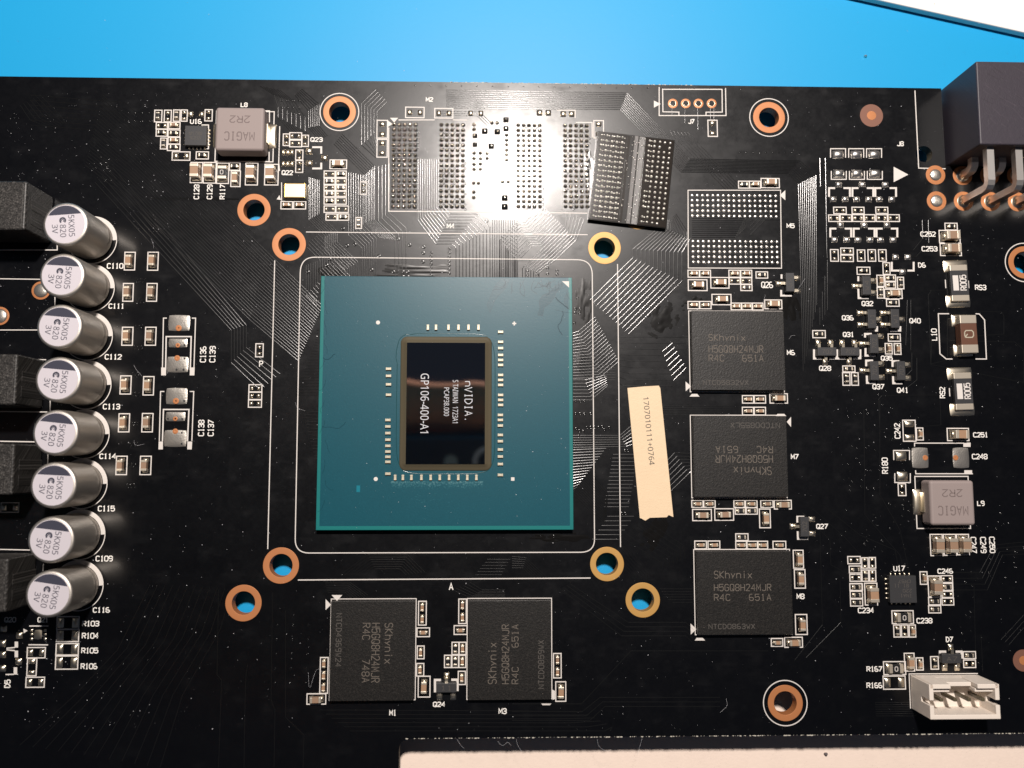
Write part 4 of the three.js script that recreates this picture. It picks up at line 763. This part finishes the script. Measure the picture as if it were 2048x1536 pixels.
{
  const r = (() => { at(1536, 1152); return rect(1142, 790, 1680, 1058); })(), h = 5.4, W = r.w, D = r.h, t = 0.62, o = group('fan_connector', board, r.x, r.y, 0, 0, 'white four pin plug socket with open top at the bottom right');
  const wall = (name, x, y, z, w, l, hh) => put(name, rbox(w, l, hh, Math.min(0.08, hh / 4), 2), M.nylon, o, x, y, z);
  wall('floor', 0, 0, 0, W - 0.02, D - 0.02, 1.3);
  wall('side_wall', 0, -D / 2 + t / 2, 0, W, t, h);
  for (const s of [-1, 1]) { wall('side_wall', s * (W / 2 - t / 2), D / 2 - 1.1, 0.01, t - 0.01, 2.2, h - 0.02); wall('side_wall', s * (W / 2 - t / 2), -D / 2 + 0.95, 0.01, t - 0.01, 1.9 - 0.02, h - 0.02); wall('side_wall', s * (W / 2 - t / 2), 0, 0.02, t - 0.02, D - 0.2, 3.0); }
  wall('side_wall', -W / 2 + 1.6, D / 2 - t / 2, 0.02, 3.0, t, h - 0.03); wall('side_wall', W / 2 - 1.6, D / 2 - t / 2, 0.02, 3.0, t, h - 0.03); wall('side_wall', 0, D / 2 - t / 2 - 0.02, 0.02, 3.6, t - 0.04, 4.0);
  wall('inner_ledge', -W / 2 + 1.9, D / 2 - 0.95, 0.02, 2.6, 0.5, h - 0.6); wall('inner_ledge', W / 2 - 1.9, D / 2 - 0.95, 0.02, 2.6, 0.5, h - 0.6);
  for (let i = 0; i < 4; i++) put('pin', rbox(0.5, 0.5, 3.6, 0.08, 1), M.underfill, o, -3 + 2 * i, 0.1, 1.2);
  outline.strip([[r.x - W / 2 - 0.15, r.y - D / 2], [r.x - W / 2 - 0.15, r.y + D / 2 + 0.15], [r.x + W / 2 + 0.1, r.y + D / 2 + 0.15]], 0.13, 0.004, 0.02);
}

// ================================================================ loose chip and sticker
{
  const z = 0.95, c = [[1199, 261], [1349, 279], [1330, 459], [1176, 438]].map((p) => P(p[0], p[1], z)), x = c.reduce((s, p) => s + p[0], 0) / 4, y = c.reduce((s, p) => s + p[1], 0) / 4, turn = Math.atan2(c[1][1] - c[0][1], c[1][0] - c[0][0]);
  const o = thing('loose_chip', 'memory chip lying upside down with its solder balls showing, askew over the empty memory place', 'chip', x, y, 0.06, 0); o.rotation.set(-Math.PI / 2, 0, turn);
  const under = std(0.014, 0.01, 0.007, 0.14);
  put('package', rbox(12, 14, 0.82, 0.05, 2), std(0.012, 0.011, 0.01, 0.16), o);
  put('pad_field', rbox(4.5, 13.8, 0.1, 0.04, 2), under, o, -3.66, 0, 0.8); put('pad_field', rbox(4.4, 13.8, 0.1, 0.04, 2), under, o, 3.7, 0, 0.8);
  const s = new MB(); s.box(-1.1, 0, 0.8, 0.84, 0.5, 13.6); s.build('dark_strip', under, o);
  put('bond_cover', rbox(0.62, 13.9, 0.13, 0.05, 3), std(0.06, 0.054, 0.05, 0.45, 0, { bumpMap: rep(soft, 5), bumpScale: 3e-5 }), o, 0.1, 0, 0.75);
  put('bond_cover', rbox(0.9, 13.9, 0.1, 0.04, 3), std(0.03, 0.025, 0.02, 0.35, 0, { bumpMap: rep(soft, 5), bumpScale: 3e-5 }), o, 1.0, 0, 0.75);
  const mb = new MB();
  for (const g of [-3.66, 3.72]) for (let i = 0; i < 5; i++) for (let j = 0; j < 17; j++) {
    if (rnd() < 0.03) continue;
    const u = g + (i - 2) * 0.8, v = (j - 8) * 0.8;
    mb.dome(u + rr(-0.03, 0.03), v + rr(-0.03, 0.03), 0.2 + 0.05 * rnd(), 0.89, 0.2 + 0.06 * rnd(), 9, 3);
    if (g < 0 || i === 0) mb.dome(u + 0.36, v + rr(-0.1, 0.1), 0.09 + 0.05 * rnd(), 0.89, 0.07, 6, 2);
  }
  for (let k = 0; k < 60; k++) mb.dome(rr(-1.3, 1.4), rr(-6.8, 6.8), 0.05 + 0.04 * rnd(), 0.84 + (rnd() < 0.5 ? 0.1 : 0), 0.06, 5, 2);
  mb.build('solder_balls', M.ball, o, 'stuff');
}
{
  const c = [[1254.7, 776], [1279.5, 1036], [1346.5, 1034], [1320, 770]].map((p) => P(...p)), o = group('paper_label', board, 0, 0, 0, 0, 'cream paper label printed with a serial number, stuck beside the processor'), mb = new MB();
  const a = c[0], b = c[1], d = c[3], e = c[2], pts = [a]; const lerp = (p, q, t) => [p[0] + (q[0] - p[0]) * t, p[1] + (q[1] - p[1]) * t];
  pts.push(b, [b[0] + 0.2, b[1] - 0.05], [b[0] + 0.8, b[1] - 0.38], lerp(b, e, 0.3), lerp(b, e, 0.8), [e[0] - 0.7, e[1] + 0.3], e, [d[0] + 0.02, d[1] - 0.5], [d[0] - 0.2, d[1] - 0.1], lerp(a, d, 0.5));
  mb.poly(pts, 0.005, 0.09); mb.build('label_paper', M.sticker, o);
  const t = [P(1291.5, 794, 0.1), P(1304, 930, 0.1)], len = Math.hypot(t[0][0] - t[1][0], t[0][1] - t[1][1]), turn = Math.atan2(t[1][1] - t[0][1], t[1][0] - t[0][0]);
  print('marking', '1707010111+0764', font.regular, M.ink, o, (t[0][0] + t[1][0]) / 2, (t[0][1] + t[1][1]) / 2, 0.094, len, 0.82, turn);
}
outline.build('silkscreen_outlines', M.silk, board);

// ================================================================ traces and vias: raised copper under the black lacquer
const traces = new MB();
function cut(pts) {                                   // traces stop short of the rings round the holes
  const runs = []; let run = [];
  const clear = ([x, y]) => holes.every(([a, b, r]) => Math.hypot(x - a, y - b) > r + (r > 1.4 ? 1.15 : 0.3));
  const add = (p) => { if (clear(p)) run.push(p); else { if (run.length > 1) runs.push(run); run = []; } };
  for (let i = 0; i + 1 < pts.length; i++) {
    const a = pts[i], b = pts[i + 1], near = holes.some(([x, y]) => { const dx = b[0] - a[0], dy = b[1] - a[1], t = Math.max(0, Math.min(1, ((x - a[0]) * dx + (y - a[1]) * dy) / (dx * dx + dy * dy || 1))); return Math.hypot(a[0] + dx * t - x, a[1] + dy * t - y) < 3.4; }), n = near ? Math.ceil(Math.hypot(b[0] - a[0], b[1] - a[1]) / 0.25) || 1 : 1;
    for (let k = 0; k < n; k++) add([a[0] + (b[0] - a[0]) * k / n, a[1] + (b[1] - a[1]) * k / n]);
  }
  add(pts[pts.length - 1]);
  if (run.length > 1) runs.push(run);
  return runs;
}
function bundle(n, A, B, w = 0.13, h = 0.028, tilt = 1) {
  for (let i = 0; i < n; i++) {
    const t = n > 1 ? i / (n - 1) : 0, pts = [];
    if (A.length !== B.length) { const m = Math.max(A.length, B.length); A = [...A]; B = [...B]; const S = A.length < m ? A : B; while (S.length < m) S.push(S[S.length - 2] + 0.6, S[S.length - 1] + 0.6); }
    for (let k = 0; k < A.length; k += 2) pts.push(P(A[k] + (B[k] - A[k]) * t, A[k + 1] + (B[k + 1] - A[k + 1]) * t));
    cut(pts).forEach((q) => traces.strip(q, w, 0.001, h, true, false, tilt));
  }
}
// left of the processor
bundle(24, [205, 190, 300, 275, 530, 500, 645, 612], [170, 330, 240, 385, 500, 640, 597, 722]);
bundle(6, [225, 335, 492, 650, 492, 695, 560, 748], [190, 365, 462, 660, 462, 725, 520, 780]);
bundle(6, [603, 178, 638, 208, 638, 252, 655, 272], [590, 190, 617, 222, 617, 255, 640, 282], 0.12);
bundle(6, [752, 179, 723, 207, 723, 290, 752, 316], [774, 203, 754, 223, 754, 262, 754, 290], 0.12);
bundle(7, [684, 268, 749, 332, 749, 440, 790, 480], [668, 288, 730, 350, 730, 445, 760, 476], 0.12);
bundle(7, [618, 355, 618, 440, 650, 472, 650, 500, 690, 540, 690, 556], [638, 360, 638, 428, 674, 462, 674, 484, 716, 524, 716, 556], 0.12);
bundle(7, [697, 345, 697, 470, 724, 496, 724, 556], [726, 350, 726, 450, 752, 476, 752, 556], 0.12);
bundle(4, [757, 332, 757, 442, 790, 474, 790, 556], [778, 328, 778, 425, 812, 456, 812, 556], 0.14);
bundle(11, [836, 318, 836, 440, 872, 488, 905, 488, 912, 495, 912, 556], [882, 318, 882, 408, 900, 428, 955, 428, 980, 455, 980, 556], 0.13);
bundle(12, [985, 440, 985, 556], [1034, 440, 1034, 556], 0.12);
bundle(11, [1084, 318, 1084, 410, 1050, 445, 1035, 445, 1000, 480, 1000, 556], [1124, 318, 1124, 450, 1082, 492, 1064, 492, 1035, 522, 1035, 556], 0.13);
bundle(7, [1128, 420, 1128, 455, 1082, 500, 1045, 536, 1045, 556], [1168, 438, 1152, 480, 1116, 515, 1078, 545, 1078, 556], 0.13);
bundle(7, [636, 468, 668, 500, 668, 520, 700, 552], [610, 490, 640, 520, 640, 540, 652, 552], 0.11);
bundle(10, [892, 180, 1254, 186, 1380, 318, 1600, 322, 1632, 350, 1634, 610], [892, 216, 1241, 219, 1362, 344, 1575, 347, 1597, 368, 1607, 742], 0.14);
bundle(3, [880, 222, 960, 224, 980, 244], [880, 230, 955, 232, 975, 252], 0.12);
bundle(11, [1384, 488 - 55, 1490, 433, 1500, 425], [1384, 475, 1470, 475, 1492, 455], 0.11);
// right of the processor
bundle(13, [1322, 452, 1266, 498, 1266, 515, 1180, 600], [1380, 478, 1364, 505, 1364, 562, 1257, 668], 0.15, 0.034);
bundle(7, [1336, 440, 1336, 460, 1350, 476, 1350, 490], [1352, 428, 1374, 462, 1374, 478, 1374, 492], 0.12);
bundle(17, [1146, 666, 1158, 662, 1190, 634], [1146, 757, 1200, 755, 1238, 722], 0.13);
bundle(9, [1240, 674, 1300, 674, 1376, 675], [1236, 765, 1245, 771, 1346, 772], 0.1);
bundle(7, [1325, 703, 1345, 686], [1347, 761, 1372, 736], 0.15, 0.036);
bundle(7, [1146, 760, 1170, 760, 1212, 720 + 30], [1146, 800, 1182, 800, 1215, 772], 0.12);
bundle(6, [1146, 871, 1240, 871, 1262, 852], [1146, 895, 1252, 893, 1264, 889], 0.11);
bundle(16, [1146, 900, 1212, 897], [1146, 985, 1150, 980], 0.11, 0.028, 0.78);
bundle(15, [1226, 909, 1275, 909], [1208, 1014, 1258, 1014], 0.12, 0.028, 0.78);
bundle(6, [1215, 1033, 1268, 1033], [1185, 1079, 1237, 1079], 0.11, 0.028, 0.78);
bundle(6, [1325, 812, 1470, 812], [1325, 830, 1450, 830], 0.09);
bundle(7, [1335, 921, 1349, 906, 1378, 907], [1342, 982, 1379, 946, 1382, 944], 0.13);
bundle(7, [1290, 1040, 1368, 1092, 1370, 1118], [1240, 1072, 1322, 1125, 1324, 1138], 0.1);
bundle(15, [1160, 920, 1215, 985, 1215, 1010], [1148, 990, 1200, 1040, 1210, 1050], 0.1, 0.028, 0.78);
// left edge of the processor, and below it
bundle(23, [638, 660, 634, 661], [592, 790, 640, 790], 0.1);
bundle(15, [605, 822, 638, 824], [630, 918, 637, 918], 0.1);
bundle(7, [680, 1150, 735, 1110, 815, 1110, 850, 1145], [730, 1152, 750, 1138, 800, 1138, 812, 1150], 0.1, 0.028, 0.55);
bundle(7, [975, 1119, 1020, 1119], [945, 1156, 1000, 1156], 0.1, 0.028, 0.55);
bundle(6, [1024, 1113, 1052, 1116, 1095, 1156], [1024, 1136, 1046, 1136, 1066, 1156], 0.1, 0.028, 0.55);
bundle(4, [1140, 1168, 1257, 1245, 1372, 1245, 1388, 1260], [1120, 1178, 1243, 1272, 1372, 1272, 1384, 1284], 0.1, 0.028, 0.55);
bundle(3, [1024, 1423, 1165, 1423, 1200, 1395, 1440, 1395], [1024, 1441, 1180, 1441, 1210, 1413, 1440, 1413], 0.1, 0.028, 0.55);
bundle(1, [1024, 1408, 1163, 1408, 1262, 1302, 1536, 1302], [1024, 1408, 1163, 1408, 1262, 1302, 1536, 1302], 0.1, 0.028, 0.55);
bundle(6, [640, 1420, 1030, 1422, 1165, 1424], [700, 1462, 1210, 1462, 1225, 1454], 0.09, 0.028, 0.55);
bundle(12, [465, 1175, 440, 1260, 365, 1390, 320, 1535], [300, 1170, 235, 1300, 150, 1390, 40, 1490], 0.1, 0.02, 0.55);
bundle(2, [437, 1180, 434, 1350, 443, 1360, 437, 1535], [495, 1330, 492, 1350, 490, 1400, 488, 1535], 0.1, 0.02, 0.55);
bundle(2, [545, 1185, 542, 1400, 550, 1420, 548, 1535], [571, 1220, 571, 1435, 608, 1470, 606, 1535], 0.1, 0.02, 0.55);
bundle(3, [1600, 1020, 1660, 1080, 1662, 1130, 1720, 1160], [1645, 1010, 1720, 1070, 1790, 1100, 1800, 1150], 0.09, 0.018);
bundle(2, [1728, 820, 1730, 1030, 1800, 1110, 1810, 1150], [1760, 800, 1760, 990, 1800, 1060, 1820, 1150], 0.09, 0.02);
bundle(2, [1845, 440, 1846, 477, 1827, 500, 1780, 502], [1857, 440, 1858, 486, 1832, 514, 1790, 516], 0.13);
bundle(2, [1651, 316, 1654, 500, 1655, 516], [1640, 316, 1641, 360, 1641, 372], 0.13);
bundle(6, [1480, 372, 1380, 270, 1376, 264], [1452, 380, 1345, 270, 1340, 262], 0.1);
bundle(1, [1344, 216, 1344, 232], [1344, 216, 1344, 232], 0.12); bundle(1, [1370, 216, 1370, 246], [1370, 216, 1370, 246], 0.12); bundle(1, [1395.5, 216, 1396, 260], [1395.5, 216, 1396, 260], 0.12); bundle(2, [1421, 216, 1421, 240], [1428, 216, 1428, 240], 0.12);
bundle(7, [40, 210, 60, 240, 110, 260], [80, 190, 120, 230, 130, 245], 0.09, 0.02);
bundle(7, [560, 180, 590, 205, 610, 235, 610, 262, 636, 290], [520, 172, 548, 190, 556, 215, 556, 235, 580, 262], 0.1);
bundle(7, [545, 300, 590, 345, 610, 345], [560, 280, 600, 318, 612, 318], 0.1);
bundle(12, [300, 395, 340, 402, 470, 520], [430, 395, 520, 400, 545, 425], 0.1, 0.024);
bundle(7, [60, 190, 250, 205, 300, 250], [60, 250, 190, 260, 230, 300], 0.09, 0.022);
bundle(7, [640, 520, 640, 560], [612, 530, 612, 590, 632, 612], 0.1) ;
bundle(6, [1500, 425, 1522, 405, 1560, 405], [1500, 470, 1530, 440, 1560, 440], 0.1);
bundle(7, [1250, 1090, 1300, 1145, 1300, 1175], [1225, 1110, 1270, 1160, 1270, 1190], 0.09);
bundle(6, [1300, 1178, 1385, 1178], [1345, 1205, 1385, 1205], 0.09, 0.028, 0.55);
bundle(6, [905, 1180, 940, 1195, 1010, 1195], [940, 1165, 965, 1180, 1010, 1180], 0.09, 0.028, 0.55);
bundle(7, [650, 1165, 700, 1165, 735, 1190], [655, 1185, 690, 1185, 705, 1198], 0.09, 0.028, 0.55);
bundle(4, [1655, 520, 1655, 620, 1680, 640], [1640, 615, 1640, 650, 1665, 680], 0.09);
bundle(3, [1720, 660, 1775, 660, 1790, 700], [1730, 700, 1770, 700, 1775, 760], 0.09);
bundle(2, [1822, 600, 1822, 700, 1834, 716, 1834, 760, 1815, 775], [1815, 600, 1812, 690, 1824, 706, 1824, 740, 1800, 765], 0.1);
bundle(7, [1146, 700, 1160, 700, 1190, 730, 1230, 730], [1146, 740, 1158, 740, 1178, 760, 1230, 760], 0.1);
bundle(4, [1900, 1180, 1975, 1180, 2005, 1110, 2048, 1108], [1900, 1145, 1960, 1145, 1990, 1090, 2048, 1084], 0.1, 0.02);
bundle(3, [2002, 1280, 2048, 1230], [2018, 1290, 2048, 1255], 0.09, 0.02);
bundle(2, [1948, 1170, 1952, 1340], [1962, 1270, 1966, 1345], 0.09, 0.02);
bundle(2, [1640, 1060, 1645, 1250, 1590, 1320], [1680, 1160, 1682, 1245, 1612, 1316], 0.09, 0.02);
bundle(7, [1750, 1405, 1826, 1405], [1752, 1432, 1832, 1432], 0.09, 0.02);
// copper pours with a thin raised border
for (const q of [[1857, 590, 1863, 581, 1895, 580, 1895, 720, 1862, 728], [1950, 622, 2004, 624, 2008, 632, 2008, 668, 1955, 672], [1864, 682, 1880, 681, 2030, 684, 2048, 700, 2048, 765, 1862, 729], [1757, 800, 1764, 791, 1880, 790, 1882, 850, 1760, 860]]) { const pts = []; for (let i = 0; i < q.length; i += 2) pts.push(P(q[i], q[i + 1])); traces.strip(pts, 0.1, 0.001, 0.02, true, true, 0.6); }
traces.build('copper_traces', M.trace, board, 'stuff');

// dried flux left by the soldering iron: thin glossy puddles with wrinkled skins
const fluxSkin = std(0.005, 0.0045, 0.004, 0.2);
for (const [px, py, w, l, turn, k] of [[820, 541, 13, 2.2, 0, 1], [1168, 595, 2.6, 8, 0, 3], [1180, 335, 2.4, 9, 0.1, 4], [1325, 640, 4.5, 6, -0.5, 5], [1395, 608, 5, 2.6, 0.2, 6], [660, 545, 4, 2.4, 0, 7], [1120, 1075, 9, 1.6, 0, 8], [1310, 1070, 4, 6, -0.4, 9], [1580, 610, 3, 6, 0.2, 11]]) {
  const n = 34, mb = new MB(), [x, y] = P(px, py), c = Math.cos(turn), s = Math.sin(turn);
  const H = (i, j) => { const u = i / n * 2 - 1, v = j / n * 2 - 1, f = 1 - u * u * 0.9 - v * v * 0.9; return 0.03 * (f * 0.55 + 0.85 * L64(i * 0.2 + k * 7, j * 0.2 + k * 3) + 0.08 * L256(i * 0.6 + k, j * 0.6) - 0.74); };
  const V = (i, j) => { const a = (i / n - 0.5) * w, b = (j / n - 0.5) * l; return [x + a * c - b * s, y + a * s + b * c, 0.004 + Math.max(-0.002, H(i, j))]; };
  const N = (i, j) => { const A = V(i + 1, j), B = V(i - 1, j), C = V(i, j + 1), D = V(i, j - 1), e = A.map((t, q) => t - B[q]), f = C.map((t, q) => t - D[q]), m = [e[1] * f[2] - e[2] * f[1], e[2] * f[0] - e[0] * f[2], e[0] * f[1] - e[1] * f[0]], q = Math.hypot(...m); return m.map((t) => t / q); };
  for (let i = 0; i < n; i++) for (let j = 0; j < n; j++) if (Math.max(H(i, j), H(i + 1, j), H(i, j + 1), H(i + 1, j + 1)) > 0) mb.quad(V(i, j), V(i + 1, j), V(i + 1, j + 1), V(i, j + 1), N(i, j), N(i + 1, j), N(i + 1, j + 1), N(i, j + 1));
  mb.build('flux_residue', fluxSkin, board);
}

const vias = new MB();
const via = (px, py, s = 1) => { const [x, y] = P(px, py); vias.radial(x, y, VIA.map(([r, h]) => [r * s, h]), 10); };
for (const [x, y] of [[1138, 153], [1230, 200], [1343, 215], [1338, 265], [1335, 335], [985, 290], [925, 400], [1100, 415], [1175, 415], [1215, 415], [1175, 455], [1215, 455], [565, 360], [590, 315], [415, 415], [695, 70], [790, 195], [730, 205], [915, 112], [985, 112], [1845, 10]]) via(512 + x / 4, 440 + y / 4);
for (let k = 0; k < 7; k++) { via(512 + 1402 / 4, 440 + (262 + 30 * k) / 4, 0.8); via(512 + 1546 / 4, 440 + (230 + 33 * k) / 4, 0.8); }
for (const [x, y] of [[285, 358], [285, 385], [285, 430], [125, 410], [125, 440], [200, 440], [360, 405], [360, 435], [525, 625], [505, 710], [545, 710], [505, 745], [540, 745], [500, 825], [510, 1448], [545, 1448], [580, 1448]]) via(1024 + x / 4, 440 + y / 4, 0.8);
for (const [x, y] of [[510, 110], [545, 110], [580, 112], [630, 110], [600, 220], [630, 220], [660, 220], [695, 218], [722, 212], [740, 238], [780, 220], [515, 230], [540, 245], [570, 250], [535, 290], [905, 405], [930, 405], [880, 908], [908, 908], [335, 1090]]) via(1024 + x / 4, 800 + y / 4, 0.8);
for (let i = 0; i < 4; i++) for (let j = 0; j < 3; j++) via(512 + (205 + 47 * i) / 4, 100 + (405 + 53 * j) / 4, 0.6);
for (const [x, y] of [[205, 480], [180, 576], [176, 668], [172, 762], [168, 862], [162, 945]]) for (let i = 0; i < 3; i++) for (const j of [-25, -20, 16, 22]) via(x + 92 + i * 7 + (j & 3), y + j + 8, 0.4);
for (let i = 0; i < 5; i++) for (let j = 0; j < 6; j++) via(330 + i * 28 + rr(-6, 6), 590 + j * 62 + rr(-20, 20), 0.4);
for (let i = 0; i < 3; i++) for (let j = 0; j < 5; j++) via(555 + i * 31 - j * 1.5, 1250 + j * 29, 0.5);
for (let i = 0; i < 95; i++) via(rr(1680, 1840), rr(770, 1160), 0.35 + 0.4 * rnd() * rnd());
for (let i = 0; i < 40; i++) via(rr(1900, 2040), rr(1020, 1330), 0.35 + 0.4 * rnd() * rnd());
for (let i = 0; i < 3; i++) for (let j = 0; j < 5; j++) via(1940 + 23 * i + 2 * j, 448 + 18 * j + 6 * i, 0.4);
for (let i = 0; i < 3; i++) for (let j = 0; j < 3; j++) via(1982 + 25 * i, 690 + 23 * j, 0.4);
for (let i = 0; i < 14; i++) via(880 + i * 68.5, 1459 + Math.max(0, i - 9) * -2, 0.4);
for (let i = 0; i < 22; i++) { via(830 + i * 31, 171 + i * 0.35, 0.4); }
for (let i = 0; i < 14; i++) via(165 + rnd() * 65, 310 + rnd() * 60, 0.5);
for (let i = 0; i < 8; i++) via(256 + (i % 4) * 14, 226 + Math.floor(i / 4) * 16, 0.5);
for (let i = 0; i < 9; i++) via(1480 + i * 13, 305, 0.45);
vias.build('vias', M.trace, board, 'stuff');

// ================================================================ the phone that takes the picture and the hand that holds it: they mirror in the die
{
  const p = thing('phone', 'black phone held flat above the board with its lens looking down', 'phone', 0, 0, EYE[2] + 1.6);
  put('phone_body', rbox(138, 67, 7.2, 3, 4), M.black, p, -56, -24.5, 0);
  const lens = new THREE.RingGeometry(3.2 * MM, 4.6 * MM, 40); lens.rotateX(Math.PI); put('lens_ring', lens, M.pin, p, 0, 0, -0.05);
  put('lamp_window', new THREE.CircleGeometry(2 * MM, 24).rotateX(Math.PI), M.capBeige, p, -11, 0, -0.05);
}
{
  const z0 = EYE[2] + 14;
  const chain = (...j) => j.slice(1).map((q, i) => [j[i], q]);
  const fingers = [
    chain([-92, 2, 8, 11], [-54, 16, 3, 8], [-28, 17, 0, 7.6], [-4, 16.4, -1, 7.4], [16, 15.5, 0, 6.8]),      // index along the long edge
    chain([-98, -8, 14, 11], [-60, 4, 18, 9.2], [-32, 2, 16, 8.4], [-14, 0, 14, 7.4]),
    chain([-100, -20, 14, 11], [-64, -16, 18, 9], [-40, -18, 16, 8], [-22, -20, 14, 7.2]),
    chain([-102, -32, 12, 10], [-72, -34, 16, 8], [-52, -37, 15, 7], [-38, -38, 13, 6.4]),
    chain([-112, -50, 4, 12], [-84, -62, -2, 10], [-58, -65, -3, 9], [-38, -64, -1, 7.6]),                    // thumb under the other edge
  ];
  const bones = [...fingers.flat(), ...chain([-92, 2, 8, 12], [-118, -6, 10, 15], [-150, -10, 12, 22]), ...chain([-102, -32, 10, 12], [-122, -34, 10, 15], [-150, -24, 12, 20]), ...chain([-100, -16, 10, 13], [-125, -20, 10, 17], [-170, -18, 14, 25], [-215, -20, 18, 27])];
  const n = 96, half = 130, cx = -95, cy = -20, cz = 10, mc = new MarchingCubes(n, M.dust, false, false, 120000);
  mc.isolation = 0;
  for (let k = 0; k < n; k++) for (let j = 0; j < n; j++) for (let i = 0; i < n; i++) {
    const P3 = [i, j, k].map((t, e) => [cx, cy, cz][e] + (t - n / 2) / (n / 2) * half);
    let sum = 0;
    for (const [a, b] of bones) {
      const d = [b[0] - a[0], b[1] - a[1], b[2] - a[2]], v = [P3[0] - a[0], P3[1] - a[1], P3[2] - a[2]], t = Math.max(0, Math.min(1, (v[0] * d[0] + v[1] * d[1] + v[2] * d[2]) / (d[0] * d[0] + d[1] * d[1] + d[2] * d[2])));
      const dist = Math.hypot(v[0] - d[0] * t, v[1] - d[1] * t, v[2] - d[2] * t) - (a[3] + (b[3] - a[3]) * t);
      if (dist < 30) sum += Math.exp(-dist / 1.6);
    }
    const D = sum > 0 ? -1.6 * Math.log(sum) : 30;
    mc.field[k * n * n + j * n + i] = -D;
  }
  mc.update();
  const c = mc.count, pos = new Float32Array(mc.positionArray.subarray(0, c * 3)), nor = new Float32Array(mc.normalArray.subarray(0, c * 3)), g = new THREE.BufferGeometry();
  for (let i = 0; i < c; i++) { pos[i * 3] = (cx + pos[i * 3] * half) * MM; pos[i * 3 + 1] = (cy + pos[i * 3 + 1] * half) * MM; pos[i * 3 + 2] = (cz + pos[i * 3 + 2] * half) * MM; }
  g.setAttribute('position', new THREE.BufferAttribute(pos, 3)); g.setAttribute('normal', new THREE.BufferAttribute(nor, 3)); g.setAttribute('uv', new THREE.BufferAttribute(new Float32Array(c * 2), 2));
  const o = thing('person', 'bare hand gripping the phone above the board, index finger along its edge', 'person', 0, 0, z0);
  put('hand', g, std(0.6, 0.24, 0.12, 0.9, 0, { specularIntensity: 0.2 }), o);
}

// ================================================================ dust, lint, crumbs
{
  const N = 2700, g = new THREE.TetrahedronGeometry(1, 0), o = new THREE.InstancedMesh(g, M.dust, N), m = new THREE.Matrix4(), q = new THREE.Quaternion(), e = new THREE.Euler();
  for (let i = 0; i < N; i++) {
    let px, py; do { px = rr(0, 2048); py = i < 70 ? rr(4, 150) : rr(185, 1460); } while (i >= 70 && rnd() > (px < 420 && py < 460 ? 1 : px < 130 ? 0.75 : 0.24));
    const onMat = i < 70, [x, y] = P(px, py, onMat ? MAT_Z : 0), s = (0.018 + 0.055 * rnd() ** 4) * MM; e.set(rnd() * 6, rnd() * 6, rnd() * 6);
    const onGpu = px > 645 && px < 1140 && py > 560 && py < 1055;
    m.compose(new THREE.Vector3(x * MM, (onMat ? (px > 1740 && py < (px - 1740) * 0.24 + 14 ? MAT_Z + 1.32 : MAT_Z + 0.01) : onGpu ? 1.31 : 0.03) * MM, -y * MM), q.setFromEuler(e), new THREE.Vector3(s * (1 + rnd()), s, s)); o.setMatrixAt(i, m);
  }
  o.name = 'dust'; o.userData = { label: 'white dust specks scattered over the black board, thickest at the upper left', category: 'dust', kind: 'stuff' }; scene.add(o);
}
{
  const gs = [], fibre = (pts, z = 0.06) => { const c = new THREE.CatmullRomCurve3(pts.map(([px, py], i) => { const [x, y] = P(px, py); return new THREE.Vector3(x * MM, (z + 0.12 * (i % 2)) * MM, -y * MM); })); gs.push(new THREE.TubeGeometry(c, 24, 0.008 * MM, 5, false).toNonIndexed()); };
  fibre([[302, 478], [306, 484], [308, 497]]); fibre([[268, 730], [274, 740], [284, 752]]); fibre([[268, 881], [272, 890], [280, 890], [290, 888]]); fibre([[1452, 1396], [1453, 1410], [1440, 1425]], 0.1);
  fibre([[1578, 678], [1582, 672], [1590, 671]]); fibre([[617, 1345], [620, 1375], [635, 1338], [648, 1345]], 0.1); fibre([[591, 805], [595, 815], [610, 822]]); fibre([[1194, 1478], [1198, 1492], [1215, 1502], [1222, 1498]], 0.1); fibre([[1284, 1476], [1278, 1496], [1274, 1510]], 0.1); fibre([[1032, 1478], [1036, 1490], [1044, 1504]], 0.1); fibre([[914, 1478], [922, 1490], [928, 1496]], 0.1); fibre([[995, 1482], [1005, 1490], [1016, 1484], [1022, 1490]], 0.1);
  fibre([[1490, 630], [1500, 622], [1512, 640], [1530, 590]], 0.1); fibre([[1605, 560], [1590, 582]], 1.0);
  const o = new THREE.Mesh(mergeGeometries(gs), M.dust); o.name = 'lint'; o.userData = { label: 'fine white lint hairs strewn over the board and its lower edge', category: 'lint', kind: 'stuff' }; scene.add(o);
}
const lump = (name, label, px, py, z, r, m) => { const g = new THREE.IcosahedronGeometry(r * MM, 1), p = g.attributes.position; const v = new THREE.Vector3(); for (let i = 0; i < p.count; i++) { v.fromBufferAttribute(p, i); const k = 0.75 + 0.5 * L16(v.x / MM * 5 + 3, v.y / MM * 5 + v.z / MM * 3); p.setXYZ(i, v.x * k, v.y * k, v.z * k * 0.7); } g.computeVertexNormals(); const [x, y] = P(px, py, z), o = new THREE.Mesh(g, m); o.name = name; o.castShadow = o.receiveShadow = true; o.position.set(x * MM, (z + r * 0.5) * MM, -y * MM); o.userData = { label, category: 'crumb' }; scene.add(o); };
lump('solder_crumb', 'silvery crumb of solder lying on the blue mat below the white card', 1730.5, 113, MAT_Z, 0.28, M.ball);
lump('dirt_speck', 'black speck on the white card near the top edge', 1868, 9, MAT_Z + 1.3, 0.14, M.black);
lump('dirt_speck', 'grey brown crumb on the white paper below the board', 1651, 1507.5, TABLE_Z + 0.16, 0.3, std(0.12, 0.1, 0.1, 0.8));

renderer.render(scene, camera);
